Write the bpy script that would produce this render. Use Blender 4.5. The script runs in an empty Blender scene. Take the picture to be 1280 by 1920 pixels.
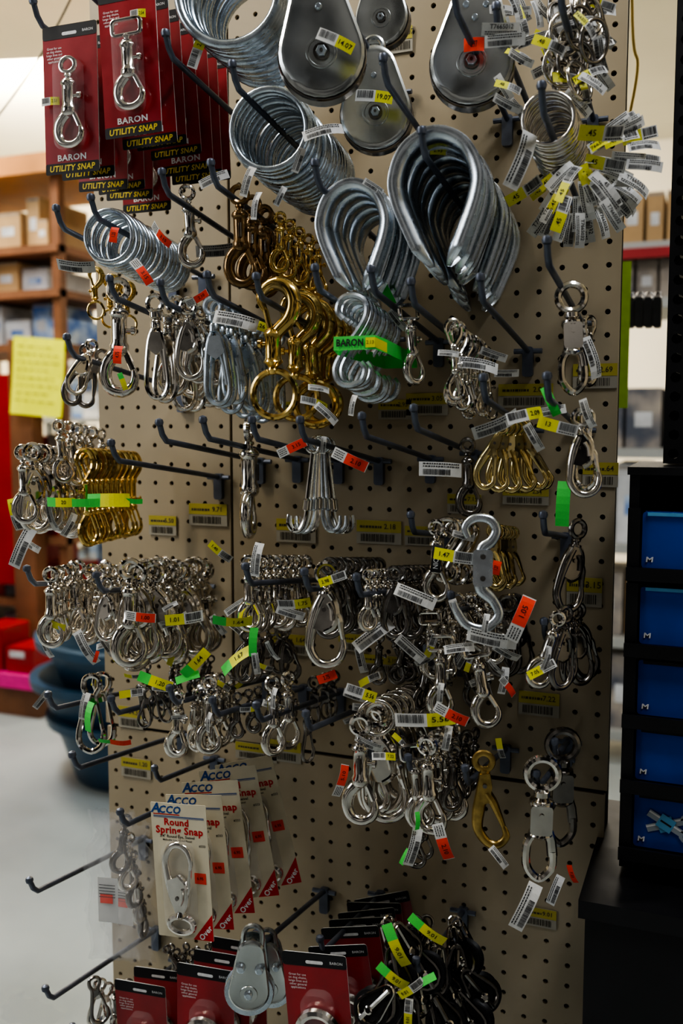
import bpy, math, random
from mathutils import Vector, Matrix, Euler
random.seed(11)
S=bpy.context.scene
COL=S.collection
F=1780.0
CAM=Vector((0,-1.1,1.45))
ROT=Euler((math.radians(84.7),0,math.radians(21.7))).to_matrix()
FWD=ROT@Vector((0,0,-1))
TILT=math.radians(7.5)
HD=Vector((0,-math.cos(TILT),math.sin(TILT)))
def ray(u,v): return ROT@Vector(((u-640)/F,-(v-960)/F,-1))
def P(u,v,d):
    r=ray(u,v); t=(-d-CAM.y)/r.y; return CAM+r*t
def G(u,v,z=0.0):
    r=ray(u,v); t=(z-CAM.z)/r.z; return CAM+r*t
def mpp(p): return (p-CAM).dot(FWD)/F
# ---------------------------------------------------------------- materials
MATS={}
def mat(name,col,rough=.5,metal=0.,noise=.15,scale=40.,bump=0.,trans=0.,alpha=1.,emit=0.,rvar=.1,col2=None,coat=0.):
    if name in MATS: return MATS[name]
    m=bpy.data.materials.new(name); m.use_nodes=True
    nt=m.node_tree; b=nt.nodes['Principled BSDF']
    tc=nt.nodes.new('ShaderNodeTexCoord'); nz=nt.nodes.new('ShaderNodeTexNoise')
    nz.inputs['Scale'].default_value=scale; nz.inputs['Detail'].default_value=4
    nt.links.new(tc.outputs['Object'],nz.inputs['Vector'])
    rp=nt.nodes.new('ShaderNodeValToRGB')
    c=Vector(col); c2=Vector(col2) if col2 else c*(1-noise)
    rp.color_ramp.elements[0].position=.35; rp.color_ramp.elements[1].position=.65
    rp.color_ramp.elements[0].color=(*c2,1); rp.color_ramp.elements[1].color=(*c,1)
    nt.links.new(nz.outputs['Fac'],rp.inputs['Fac']); nt.links.new(rp.outputs['Color'],b.inputs['Base Color'])
    mr=nt.nodes.new('ShaderNodeMapRange'); mr.inputs['To Min'].default_value=max(.02,rough-rvar); mr.inputs['To Max'].default_value=min(1,rough+rvar)
    nt.links.new(nz.outputs['Fac'],mr.inputs['Value']); nt.links.new(mr.outputs['Result'],b.inputs['Roughness'])
    b.inputs['Metallic'].default_value=metal
    b.inputs['Transmission Weight'].default_value=trans
    b.inputs['Alpha'].default_value=alpha
    b.inputs['Coat Weight'].default_value=coat
    if bump:
        bp=nt.nodes.new('ShaderNodeBump'); bp.inputs['Strength'].default_value=bump; bp.inputs['Distance'].default_value=.002
        nt.links.new(nz.outputs['Fac'],bp.inputs['Height']); nt.links.new(bp.outputs['Normal'],b.inputs['Normal'])
    if emit:
        b.inputs['Emission Strength'].default_value=emit; nt.links.new(rp.outputs['Color'],b.inputs['Emission Color'])
    MATS[name]=m; return m
mat('nickel',(.84,.80,.74),.12,1,.2,6,rvar=.05)
mat('zinc',(.70,.78,.86),.28,1,.2,8,rvar=.07)
mat('galvanized',(.82,.88,.94),.27,1,.14,7,rvar=.08)
mat('zinc_plate',(.70,.73,.72),.25,1,.18,3,rvar=.08)
mat('brass',(.90,.64,.24),.15,1,.25,6,rvar=.06)
mat('pale_brass',(.90,.74,.38),.16,1,.25,6,rvar=.06)
mat('bronze',(.62,.44,.17),.33,1,.4,9)
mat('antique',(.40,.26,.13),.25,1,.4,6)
mat('dark_steel',(.34,.32,.30),.22,1,.3,6)  # dark steel parts; also carries painted shade on the dim snaps
mat('hook_steel',(.17,.19,.24),.4,.65,.25,60)
mat('black_plastic',(.010,.010,.012),.45,0,.3,30)
mat('black_ink',(.015,.015,.018),.6)
mat('white_paper',(.68,.68,.66),.5,0,.08)
mat('yellow_paper',(.74,.72,.05),.5,0,.08)
mat('faded_white',(.42,.39,.32),.6,0,.12,30)
mat('faded_yellow',(.50,.43,.08),.6,0,.12,30)
mat('faded_ink',(.08,.07,.05),.6)
mat('red_sticker',(.90,.07,.03),.5,0,.08)
mat('green_sticker',(.10,.70,.12),.5,0,.08)
mat('red_card',(.36,.022,.028),.35,0,.2,5,coat=.3)
mat('cream_card',(.68,.62,.47),.6,0,.1,5)
mat('blue_print',(.02,.09,.32),.5)
mat('red_print',(.60,.02,.02),.5)
mat('yellow_print',(.80,.62,.05),.5)
mat('white_print',(.80,.80,.80),.5)
mat('grey_print',(.35,.40,.45),.5)
mat('clear_plastic',(.9,.9,.9),.10,0,.02,5,bump=.1,alpha=.09,coat=.5)
mat('bag_plastic',(.80,.80,.82),.12,0,.1,24,bump=.6,alpha=.15,coat=.7)
mat('pegboard_paint',(.46,.385,.27),.40,0,.16,5,bump=.05)
mat('board_back',(.035,.028,.02),.8)
mat('blue_box',(.006,.075,.45),.4,0,.25,8)
mat('light_blue_print',(.15,.40,.65),.5)
mat('tub_blue',(.03,.085,.15),.4,0,.3,5)
mat('wood',(.26,.11,.05),.6,0,.4,4)
mat('orange_wood',(.58,.25,.07),.6,0,.35,3)
mat('cardboard',(.52,.34,.17),.7,0,.2,5)
mat('wall_paint',(.84,.78,.66),.8,0,.06,1)
mat('ceiling_paint',(.82,.77,.64),.8,0,.1,.8)
mat('concrete',(.37,.41,.42),.3,0,.25,1.6,bump=.05)
mat('red_plastic',(.35,.01,.015),.4,0,.2,5)
mat('pink_tape',(.85,.03,.30),.5)
mat('blue_goods',(.05,.15,.45),.5,0,.3,9,col2=(.5,.6,.7))
mat('mixed_goods',(.40,.35,.30),.6,0,.5,7,col2=(.08,.09,.12))
mat('white_goods',(.65,.66,.68),.6,0,.3,9)
mat('shelf_metal',(.40,.41,.40),.5,.2,.1,3)
mat('yellow_goods',(.75,.5,.08),.5,0,.3,4)
mat('lime_strip',(.45,.72,.05),.5)
mat('note_yellow',(.88,.88,.02),.6,0,.05,4,emit=.15)  # faint emission added, the paper itself is no light source
mat('note_ink',(.45,.42,.05),.6)
# ---------------------------------------------------------------- mesh builder
TEXT={}
def text_geo(s,bold):
    if (s,bold) in TEXT: return TEXT[(s,bold)]
    cu=bpy.data.curves.new('t','FONT'); cu.body=s; cu.align_x='CENTER'; cu.align_y='CENTER'; cu.size=1; cu.resolution_u=2
    cu.offset=.03 if bold else .006
    if bold: cu.space_character=1.08
    o=bpy.data.objects.new('t',cu); COL.objects.link(o)
    me=bpy.data.meshes.new_from_object(o)
    r=([tuple(v.co) for v in me.vertices],[tuple(p.vertices) for p in me.polygons])
    bpy.data.objects.remove(o); bpy.data.curves.remove(cu); bpy.data.meshes.remove(me)
    TEXT[(s,bold)]=r; return r
def spline(c,sub=6,closed=False,rad=None):
    c=[Vector(p) if len(p)==3 else Vector((p[0],0,p[1])) for p in c]; n=len(c)
    out=[];ro=[]
    rg=range(n) if closed else range(n-1)
    for i in rg:
        if closed: p0,p1,p2,p3=c[i-1],c[i],c[(i+1)%n],c[(i+2)%n]
        else: p0,p1,p2,p3=c[max(i-1,0)],c[i],c[i+1],c[min(i+2,n-1)]
        for k in range(sub):
            t=k/sub
            out.append(.5*((2*p1)+(p2-p0)*t+(2*p0-5*p1+4*p2-p3)*t*t+(3*p1-p0-3*p2+p3)*t**3))
            if rad: ro.append(rad[i]*(1-t)+rad[(i+1)%n]*t)
    if not closed:
        out.append(c[-1]); 
        if rad: ro.append(rad[-1])
    return (out,ro) if rad else out
TS=1.
class M:
    def __init__(s): s.v=[];s.f=[];s.m=[];s.mats=[]
    def mi(s,n):
        if n not in s.mats: s.mats.append(n)
        return s.mats.index(n)
    def add(s,vs,fs,mt):
        o=len(s.v); s.v+= [tuple(x) for x in vs]; k=s.mi(mt)
        for f in fs: s.f.append(tuple(i+o for i in f)); s.m.append(k)
        return s
    def tube(s,pts,r,mt,closed=False,seg=8,fy=1.):
        pts=[Vector(p) if len(p)==3 else Vector((p[0],0,p[1])) for p in pts]; n=len(pts)
        rr=r if isinstance(r,(list,tuple)) else [r]*n
        rr=[q*TS for q in rr]
        planar=max(p.y for p in pts)-min(p.y for p in pts)<1e-7
        vs=[];side=None
        for i,p in enumerate(pts):
            a=pts[i-1] if (i>0 or closed) else p; b=pts[(i+1)%n] if (i<n-1 or closed) else p
            t=(b-a).normalized()
            if planar: side=Vector((0,1,0)); nr=side.cross(t)
            else:
                if side is None:
                    side=Vector((1,0,0)) if abs(t.x)<.8 else Vector((0,1,0))
                side=(side-t*side.dot(t)).normalized(); nr=side.cross(t)
            for k in range(seg):
                an=2*math.pi*k/seg
                vs.append(p+nr*math.cos(an)*rr[i]+side*math.sin(an)*rr[i]*fy)
        fs=[]
        for i in range(n if closed else n-1):
            j=(i+1)%n
            for k in range(seg):
                l=(k+1)%seg; fs.append((i*seg+k,i*seg+l,j*seg+l,j*seg+k))
        if not closed:
            fs.append(tuple(range(seg-1,-1,-1))); fs.append(tuple((n-1)*seg+k for k in range(seg)))
        return s.add(vs,fs,mt)
    def torus(s,c,R,r,mt,seg=24,ts=8,Rz=None,fy=1.):
        Rz=Rz or R
        return s.tube([Vector((c[0]+R*math.sin(2*math.pi*k/seg),c[1],c[2]+Rz*math.cos(2*math.pi*k/seg))) for k in range(seg)],r,mt,True,ts,fy)
    def lathe(s,prof,mt,o=(0,0,0),axis='z',seg=14):
        vs=[];fs=[];n=len(prof); q_=1+(TS-1)*.6 if axis=='z' else 1
        for r,z in prof:
            r*=q_
            for k in range(seg):
                a=2*math.pi*k/seg; x,y=r*math.cos(a),r*math.sin(a)
                if axis=='z': q=(o[0]+x,o[1]+y,o[2]+z)
                elif axis=='y': q=(o[0]+x,o[1]+z,o[2]+y)
                else: q=(o[0]+z,o[1]+x,o[2]+y)
                vs.append(q)
        for i in range(n-1):
            for k in range(seg):
                l=(k+1)%seg; fs.append((i*seg+k,i*seg+l,(i+1)*seg+l,(i+1)*seg+k))
        fs.append(tuple(range(seg))); fs.append(tuple((n-1)*seg+k for k in range(seg)))
        return s.add(vs,fs,mt)
    def slab(s,o,y0,y1,mt,mside=None):
        n=len(o)
        s.add([(x,y0,z) for x,z in o],[tuple(range(n))],mt)
        s.add([(x,y1,z) for x,z in o],[tuple(range(n))],mside or mt)
        s.add([(x,y0,z) for x,z in o]+[(x,y1,z) for x,z in o],[(i,(i+1)%n,(i+1)%n+n,i+n) for i in range(n)],mside or mt)
        return s
    def box(s,a,b,mt,bev=0):
        x0,y0,z0=a;x1,y1,z1=b
        if bev:
            return s.slab(rrect((x0+x1)/2,(z0+z1)/2,x1-x0,z1-z0,bev,2),y0,y1,mt)
        vs=[(x,y,z) for x in(x0,x1) for y in(y0,y1) for z in(z0,z1)]
        return s.add(vs,[(0,1,3,2),(4,6,7,5),(0,4,5,1),(2,3,7,6),(0,2,6,4),(1,5,7,3)],mt)
    def text(s,t,c,size,mt,rot=0,shear=0,sx=1.,bold=False):
        vs,fs=text_geo(t,bold); ca,sa=math.cos(rot),math.sin(rot)
        o=[]
        for x,y,z in vs:
            x=(x*sx+shear*y)*size; y=y*size
            o.append((c[0]+x*ca-y*sa,c[1],c[2]+x*sa+y*ca))
        return s.add(o,fs,mt)
    def rect(s,x0,z0,x1,z1,y,mt): return s.add([(x0,y,z0),(x1,y,z0),(x1,y,z1),(x0,y,z1)],[(0,1,2,3)],mt)
    def merge(s,mm,fn):
        o=len(s.v); s.v+=[fn(*q) for q in mm.v]
        for i,f in enumerate(mm.f): s.f.append(tuple(q+o for q in f)); s.m.append(s.mi(mm.mats[mm.m[i]]))
    def build(s,name,smooth=True):
        me=bpy.data.meshes.new(name); me.from_pydata(s.v,[],s.f)
        for n in s.mats: me.materials.append(MATS[n])
        me.polygons.foreach_set('material_index',s.m)
        if smooth:
            me.polygons.foreach_set('use_smooth',[len(f)<=4 for f in s.f])
        me.update()
        if smooth:
            try: me.set_sharp_from_angle(angle=math.radians(42))
            except Exception: pass
        return me
def rrect(cx,cz,w,h,r,n=4):
    o=[]
    for sx,sz,a0 in((1,1,0),(-1,1,90),(-1,-1,180),(1,-1,270)):
        for k in range(n+1):
            a=math.radians(a0+90*k/n); o.append((cx+sx*(w/2-r)+r*math.cos(a),cz+sz*(h/2-r)+r*math.sin(a)))
    return o
def egg(c1,R1,c2,R2,n=16):
    b=math.asin((R1-R2)/(c2-c1)); o=[]
    for k in range(n+1):
        a=-math.pi-b+(math.pi+2*b)*k/n
        o.append((R1*math.cos(a),c1+R1*math.sin(a)))
    for k in range(n+1):
        a=b+(math.pi-2*b)*k/n
        o.append((R2*math.cos(a),c2+R2*math.sin(a)))
    return o
# ---------------------------------------------------------------- kinds (height 1, hang point at origin)
def top_eye(v,R=.08,r=.026):
    a=M(); a.torus((0,0,-R+.01),R,r,v,20,8)
    z=-2*R
    a.lathe([(.012,z),(.04,z-.01),(.045,z-.03),(.03,z-.045),(.03,z-.065),(.055,z-.07),(.06,z-.09),(.03,z-.1)],v)
    return ('swivel_eye',a)
def k_bolt(v,eye='round'):
    parts=[]
    if eye=='round': parts.append(top_eye(v))
    else:
        a=M(); a.tube([Vector((x,0,z)) for x,z in rrect(0,-.07,.30,.17,.04,3)],.024,v,True,8)
        a.lathe([(.03,-.15),(.045,-.17),(.028,-.2),(.028,-.22),(.06,-.225),(.06,-.245)],v)
        parts.append(('strap_eye',a))
    b=M(); b.lathe([(.03,-.235),(.068,-.245),(.08,-.265),(.08,-.285),(.066,-.30),(.064,-.33),(.064,-.52),(.078,-.55),(.078,-.60),(.06,-.63),(.02,-.65)],v)
    p,r=spline([(-.01,-.6),(-.07,-.655),(-.115,-.73),(-.125,-.83),(-.08,-.925),(.02,-.955),(.105,-.91),(.135,-.83),(.125,-.755)],5,False,[.05,.056,.054,.05,.046,.043,.04,.034,.02])
    b.tube(p,r,v,seg=10,fy=.9); parts.append(('snap_body',b))
    c=M(); c.tube([(.03,-.56),(.075,-.65),(.12,-.76)],.026,v)
    c.lathe([(.02,0),(.02,.06),(.042,.065),(.042,.095),(.025,.105)],v,(.045,0,-.42),'x',10)
    c.tube([(.0,-.068,-.36),(.0,-.07,-.42),(.0,-.068,-.5)],.016,'dark_steel')
    parts.append(('sliding_bolt',c)); return parts
def k_double(v):
    b=M(); b.lathe([(.02,-.31),(.045,-.33),(.05,-.36),(.036,-.38),(.036,-.62),(.05,-.64),(.045,-.67),(.02,-.69)],v)
    for sg in(1,-1):
        f=lambda x,z:(sg*x,-.5+sg*(z+.5))
        p,r=spline([f(0,-.66),f(-.04,-.72),f(-.08,-.79),f(-.085,-.88),f(-.04,-.96),f(.04,-.965),f(.09,-.9),f(.088,-.82)],5,False,[.028,.03,.03,.028,.026,.025,.023,.014])
        b.tube(p,r,v,seg=8)
    c=M()
    for sg in(1,-1):
        c.tube([(sg*.01,-.5-sg*.12),(sg*.05,-.5-sg*.22),(sg*.08,-.5-sg*.32)],.014,v)
        c.lathe([(.014,0),(.014,.04),(.03,.045),(.03,.065)],v,(sg*.03-(.06 if sg<0 else 0),0,-.5-sg*.06),'x',8)
    return [('snap_body',b),('sliding_bolt',c)]
def k_hookup(v):
    b=M(); p,r=spline([(-.09,-.19),(-.125,-.11),(-.1,-.03),(.0,.015),(.1,-.03),(.14,-.13),(.11,-.24),(.03,-.32),(-.03,-.38)],5,False,[.018,.032,.042,.048,.052,.054,.052,.048,.04])
    b.tube(p,r,v,seg=10,fy=.9); b.lathe([(.02,-.31),(.055,-.33),(.07,-.36),(.056,-.4),(.056,-.54),(.07,-.57),(.03,-.61)],v,(-.03,0,0))
    c=M(); c.tube([(-.04,-.35),(-.07,-.26),(-.09,-.18)],.02,v); c.lathe([(.015,-.05),(.015,-.08),(.034,-.085),(.034,-.11)],v,(-.035,0,-.43),'x',10)
    d=M(); d.lathe([(.03,-.6),(.045,-.63),(.03,-.66)],v,(-.03,0,0)); d.torus((-.02,0,-.81),.175,.023,v,28,8)
    return [('snap_body',b),('sliding_bolt',c),('ring_eye',d)]
def k_trigger(v):
    b=M(); p,r=spline([(-.03,-.3),(-.08,-.4),(-.12,-.52),(-.15,-.66),(-.16,-.8),(-.09,-.925),(.02,-.955),(.12,-.9),(.16,-.79),(.145,-.69)],5,False,[.05,.055,.052,.046,.040,.037,.036,.036,.032,.02])
    b.tube(p,r,v,seg=10,fy=.9)
    b.slab([(-.045,-.25),(.045,-.25),(.08,-.34),(.10,-.46),(.075,-.58),(.0,-.64),(-.07,-.62),(-.13,-.6),(-.13,-.45),(-.08,-.33)],-.048,.048,v)
    b.tube(spline([(.02,-.27),(.075,-.36),(.09,-.47),(.06,-.58),(-.02,-.63)],4),.04,v,seg=8,fy=1.2)
    c=M(); p,r=spline([(.09,-.44),(.125,-.52),(.135,-.6),(.155,-.71)],4,False,[.03,.034,.028,.018]); c.tube(p,r,v,fy=1.3)
    c.tube([(.02,-.06,-.36),(.05,-.062,-.42),(.06,-.06,-.52)],.02,v)
    c.lathe([(.022,-.065),(.022,.065)],'dark_steel',(-.02,0,-.42),'y',8)
    return [top_eye(v,.09,.026),('snap_body',b),('trigger',c)]
def k_spring(v):
    b=M()
    q=[(.055,-.33),(.05,-.24),(.1,-.14),(.085,-.03),(0,.01),(-.085,-.03),(-.1,-.14),(-.07,-.26),(-.11,-.5),(-.16,-.75),(-.13,-.9),(0,-.975),(.13,-.9),(.16,-.76),(.145,-.68)]
    p,r=spline(q,4,False,[.026]+[.030]*5+[.034]*8+[.022]); b.tube(p,r,v,seg=8)
    b.tube([(-.07,-.24),(.05,-.27)],.028,v); b.slab([(-.07,-.24),(.055,-.25),(.06,-.36),(-.08,-.4)],-.03,.03,v)
    c=M(); c.tube([(.06,-.32),(.1,-.48),(.14,-.68)],.022,v); c.lathe([(.018,-.045),(.018,.045)],v,(.062,0,-.33),'y',8)
    return [('snap_body',b),('spring_gate',c)]
def k_panic(v):
    a=M(); a.torus((0,0,-.11),.12,.030,v,24,8); a.lathe([(.03,-.23),(.06,-.25),(.06,-.29),(.035,-.31)],v)
    b=M(); b.lathe([(.03,-.3),(.085,-.32),(.09,-.36),(.072,-.4),(.072,-.56),(.09,-.6),(.06,-.63)],v)
    b.slab(rrect(0,-.46,.17,.24,.03,2),-.095,-.06,v)
    p=spline([(-.05,-.6),(-.1,-.7),(-.095,-.88),(0,-.975),(.095,-.88),(.1,-.74)],5); b.tube(p,.03,v,seg=8)
    c=M(); c.tube([(.06,-.58),(.085,-.66),(.1,-.78)],.036,v,fy=.7); c.lathe([(.02,-.11),(.02,.06)],v,(0,0,-.42),'y',10)
    return [('swivel_ring',a),('snap_body',b),('release_latch',c)]
def k_shook(v):
    b=M(); p=spline([(-.1,-.25),(-.17,-.16),(-.13,-.03),(.0,.015),(.13,-.04),(.16,-.18),(.08,-.36),(-.08,-.6),(-.17,-.8),(-.12,-.95),(.0,-.985),(.13,-.93),(.17,-.8),(.12,-.72)],5)
    b.tube(p,.034,v,seg=8); return [('hook_body',b)]
def k_openhook(v):
    b=M(); b.torus((0,0,-.07),.07,.02,v,16,8)
    p,r=spline([(0,-.13),(.0,-.3),(.0,-.6),(-.01,-.8),(.03,-.95),(.11,-.98),(.17,-.92),(.18,-.82)],5,False,[.02,.02,.022,.024,.026,.026,.024,.014]); b.tube(p,r,v,seg=8)
    c=M(); c.lathe([(.02,-.62),(.04,-.64),(.04,-.74),(.02,-.76)],v)
    return [('hook_body',b),('collar',c)]
def k_platehook(v):
    b=M(); p,r=spline([(-.1,-.17),(-.13,-.08),(-.05,.0),(.08,-.01),(.14,-.1),(.1,-.2),(.02,-.28),(.03,-.5),(.02,-.62),(.12,-.72),(.17,-.85),(.06,-.965),(-.1,-.94),(-.19,-.82),(-.22,-.74)],5,False,[.028,.035,.038,.04,.042,.045,.055,.075,.06,.045,.042,.04,.04,.036,.026])
    b.tube(p,r,v,seg=10,fy=.55)
    b.slab(rrect(.025,-.43,.17,.32,.03,3),-.065,-.02,v)
    c=M()
    for z in(-.33,-.52): c.lathe([(.022,-.085),(.026,-.065)],'dark_steel',(.025,0,z),'y',10)
    return [('hook_body',b),('rivet',c)]
def k_harness(v):
    a=M(); a.torus((0,0,-.085),.085,.03,v,20,8,fy=.8)
    b=M(); p,r=spline([(0,-.17),(-.02,-.28),(-.05,-.42),(-.1,-.6),(-.12,-.78),(-.04,-.93),(.07,-.955),(.15,-.87),(.13,-.76)],5,False,[.045,.05,.055,.055,.045,.04,.038,.034,.02])
    b.tube(p,r,v,seg=10,fy=.75)
    b.slab([(-.05,-.2),(.05,-.2),(.06,-.34),(.02,-.5),(-.08,-.52),(-.07,-.34)],-.045,.045,v)
    b.lathe([(.022,-.06),(.022,.06)],'dark_steel',(-.01,0,-.32),'y',10)
    c=M(); p,r=spline([(.0,-.4),(.05,-.5),(.09,-.62),(.13,-.76)],4,False,[.04,.04,.032,.022]); c.tube(p,r,v,fy=1.2)
    return [('eye',a),('snap_body',b),('spring_gate',c)]
def k_loop(v):
    a=M(); a.torus((0,0,-.07),.075,.022,v,18,8); a.lathe([(.02,-.14),(.05,-.155),(.05,-.2),(.03,-.22),(.045,-.24),(.045,-.3),(.02,-.32)],v)
    b=M(); p=spline([(-.02,-.3),(-.07,-.42),(-.1,-.65),(-.11,-.85),(-.05,-.96),(.05,-.96),(.11,-.85),(.1,-.65),(.07,-.42),(.02,-.3)],4); b.tube(p,.022,v,seg=8)
    b.slab([(-.05,-.34),(.05,-.34),(.08,-.5),(.0,-.56),(-.08,-.5)],-.025,.025,v)
    c=M(); c.tube([(.03,-.45),(.07,-.62),(.09,-.8)],.02,v)
    return [('swivel_eye',a),('snap_body',b),('spring_gate',c)]
def k_ring(v,r=.055):
    a=M(); a.torus((0,0,0),.5-r,r,v,36,10); return [('ring_band',a)]
def k_thimble(v):
    # teardrop channel: flat-bottomed groove facing outwards, flanges rolled up on both sides, pointed tips
    a=M(); path=spline([(-.045,-1.0),(-.075,-.9),(-.16,-.70),(-.235,-.50),(-.25,-.35),(-.17,-.18),(0,-.105),(.17,-.18),(.25,-.35),(.235,-.50),(.16,-.70),(.075,-.9),(.045,-1.0)],7)
    n=len(path); vs=[]
    # (outward, y) outer (groove) side then inner side
    gr=[(.098,-.125),(.070,-.122),(.040,-.108),(.022,-.08),(.018,-.04),(.018,.0),(.018,.04),(.022,.08),(.040,.108),(.070,.122),(.098,.125)]
    inn=[(.106,.139),(.085,.146),(.060,.142),(.025,.126),(.002,.095),(-.006,.045),(-.006,0),(-.006,-.045),(.002,-.095),(.025,-.126),(.060,-.142),(.085,-.146),(.106,-.139)]
    prof=gr+inn
    for i,p in enumerate(path):
        t=(path[min(i+1,n-1)]-path[max(i-1,0)]).normalized(); nr=t.cross(Vector((0,1,0)))
        e=min(i,n-1-i)/9.; k=min(1,.35+e*.65); ky=min(1,.12+e*.88)
        for nn,yy in prof: vs.append(p+nr*nn*k+Vector((0,yy*ky,0)))
    m=len(prof); fs=[]
    for i in range(n-1):
        for j in range(m):
            l=(j+1)%m; fs.append((i*m+j,i*m+l,(i+1)*m+l,(i+1)*m+j))
    fs.append(tuple(range(m))); fs.append(tuple((n-1)*m+j for j in range(m)))
    a.add(vs,fs,v); return [('grooved_loop',a)]
def dished(a,o,cz,y,sgn,v,sc=((1,0),(1,-.014),(.93,-.03),(.86,-.024),(.4,-.024))):
    n=len(o); vs=[]
    for s_,dy in sc: vs+=[(x*s_,y+sgn*dy,cz+(z-cz)*s_) for x,z in o]
    fs=[]
    for i in range(len(sc)-1):
        for k in range(n): l=(k+1)%n; fs.append((i*n+k,i*n+l,(i+1)*n+l,(i+1)*n+k))
    fs.append(tuple((len(sc)-1)*n+k for k in range(n))); a.add(vs,fs,v)
def k_pulley(v):
    a=M(); o=egg(-.64,.335,-.24,.215)
    dished(a,o,-.55,-.10,1,v); dished(a,o,-.55,.10,-1,v)
    a.box((-.06,-.1,-.12),(.06,.1,-.05),v)
    b=M(); b.lathe([(.10,-.09),(.345,-.09),(.35,-.06),(.28,0),(.35,.06),(.345,.09),(.1,.09)],'dark_steel',(0,0,-.64),'y',36)
    c=M(); c.lathe([(.125,-.122),(.12,-.132),(.105,-.132),(.1,-.126)],v,(0,0,-.64),'y',26); c.lathe([(.065,-.145),(.06,-.13)],'dark_steel',(0,0,-.64),'y',22); c.lathe([(.04,-.17),(.045,-.165),(.045,-.13)],'zinc',(0,0,-.64),'y',6); c.lathe([(.014,-.18),(.014,-.165)],'dark_steel',(0,0,-.64),'y',8)
    e=M()
    for x,z in((-.08,-.2),(.08,-.2),(0,-.3)): e.lathe([(.018,-.145),(.026,-.135),(.028,-.12)],'zinc',(x,0,z),'y',12)
    d=M(); d.torus((0,0,0.0),.09,.025,v,20,8); d.lathe([(.03,-.09),(.045,-.07),(.03,-.05)],v)
    return [('side_plates',a),('sheave',b),('axle_bolt',c),('rivet',e),('hanging_eye',d)]
def k_small_pulley(v):
    a=M(); o=egg(-.70,.225,-.25,.15)
    dished(a,o,-.55,-.08,1,v); dished(a,o,-.55,.08,-1,v)
    b=M(); b.lathe([(.1,-.075),(.265,-.07),(.275,-.05),(.21,0),(.275,.05),(.265,.07),(.1,.075)],'zinc',(0,0,-.73),'y',30)
    c=M()
    for x,z in((0,-.72),(-.10,-.42),(.10,-.42)): c.lathe([(.03,-.15),(.045,-.14),(.052,-.1)],'zinc',(x,0,z),'y',12)
    c.lathe([(.10,-.105),(.095,-.115),(.08,-.115)],v,(0,0,-.72),'y',20)
    d=M(); d.tube(spline([(-.1,-.22),(-.09,-.04),(0,.015),(.09,-.04),(.1,-.22)],5),.03,v); d.lathe([(.06,-.02),(.06,.06)],v,(0,0,-.2),'y',12)
    return [('side_plates',a),('sheave',b),('rivet',c),('hanging_eye',d)]
def k_cheek(v):
    a=M()
    for y0 in(-.17,.17): a.tube([Vector((x,y0,z)) for x,z in egg(-.62,.24,-.12,.1,8)],.035,v,True,6); a.tube([Vector((0,y0,-.08)),Vector((0,y0-.001,-.4)),Vector((0,y0,-.86))],.05,v)
    b=M(); b.lathe([(.1,-.12),(.33,-.13),(.35,-.1),(.25,0),(.35,.1),(.33,.13),(.1,.12)],'black_plastic',(0,0,-.62),'y',28)
    c=M(); c.lathe([(.05,-.23),(.08,-.22),(.09,-.16)],'nickel',(0,0,-.62),'y',14)
    d=M(); d.torus((0,0,.0),.11,.03,v,18,8); d.lathe([(.04,-.12),(.06,-.1),(.04,-.07)],v); d.tube([Vector((0,-.17,-.09)),Vector((0,0,-.08)),Vector((0,.17,-.09))],.035,v)
    return [('side_straps',a),('sheave',b),('axle_bolt',c),('hanging_eye',d)]
def k_card(v):
    a=M(); w=.44
    a.slab(rrect(0,-.49,w,1,.02,2),-.004,.004,'red_card','white_paper')
    a.slab(rrect(0,-.035,w,.09,.015,2),-.0055,-.003,'black_ink')
    a.slab(rrect(0,-.955,w,.075,.012,2),-.0055,-.003,'black_ink')
    a.text('UTILITY SNAP',(0,-.0065,-.955),.056,'yellow_print',0,.15,1,True)
    a.text('BARON',(0,-.0065,-.885),.058,'white_print',0,0,1.15,True)
    a.text('BARON',(.15,-.0065,-.045),.026,'white_print')
    a.slab(rrect(0,-.05,.12,.022,.01,3),-.0065,-.005,'white_print')
    for i,t in enumerate(('Great for use','on dog chains,','lunge lines and','other general','applications')): a.text(t,(-.125,-.0065,-.14-.022*i),.022,'white_print')
    b=M(); b.slab(rrect(.01,-.54,.2,.62,.07,4),-.085,-.0035,'clear_plastic')
    c=M()
    for nm,mm in k_bolt('nickel','strap' if v=='strap' else 'round'): c.merge(mm,lambda x,y,z:(x*.72+.01,y*.55-.045,z*.6-.235))
    return [('backing_card',a),('blister_shell',b),('packaged_snap',c)]
def k_card_ring(v):
    p=k_card(v)[:2]; c=M(); c.torus((0,-.04,-.5),.13,.034,'nickel',28,8); c.merge(k_spring('nickel')[0][1],lambda x,y,z:(x*.5,y*.5-.045,z*.4-.5)); p.append(('packaged_ring',c)); return p
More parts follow.
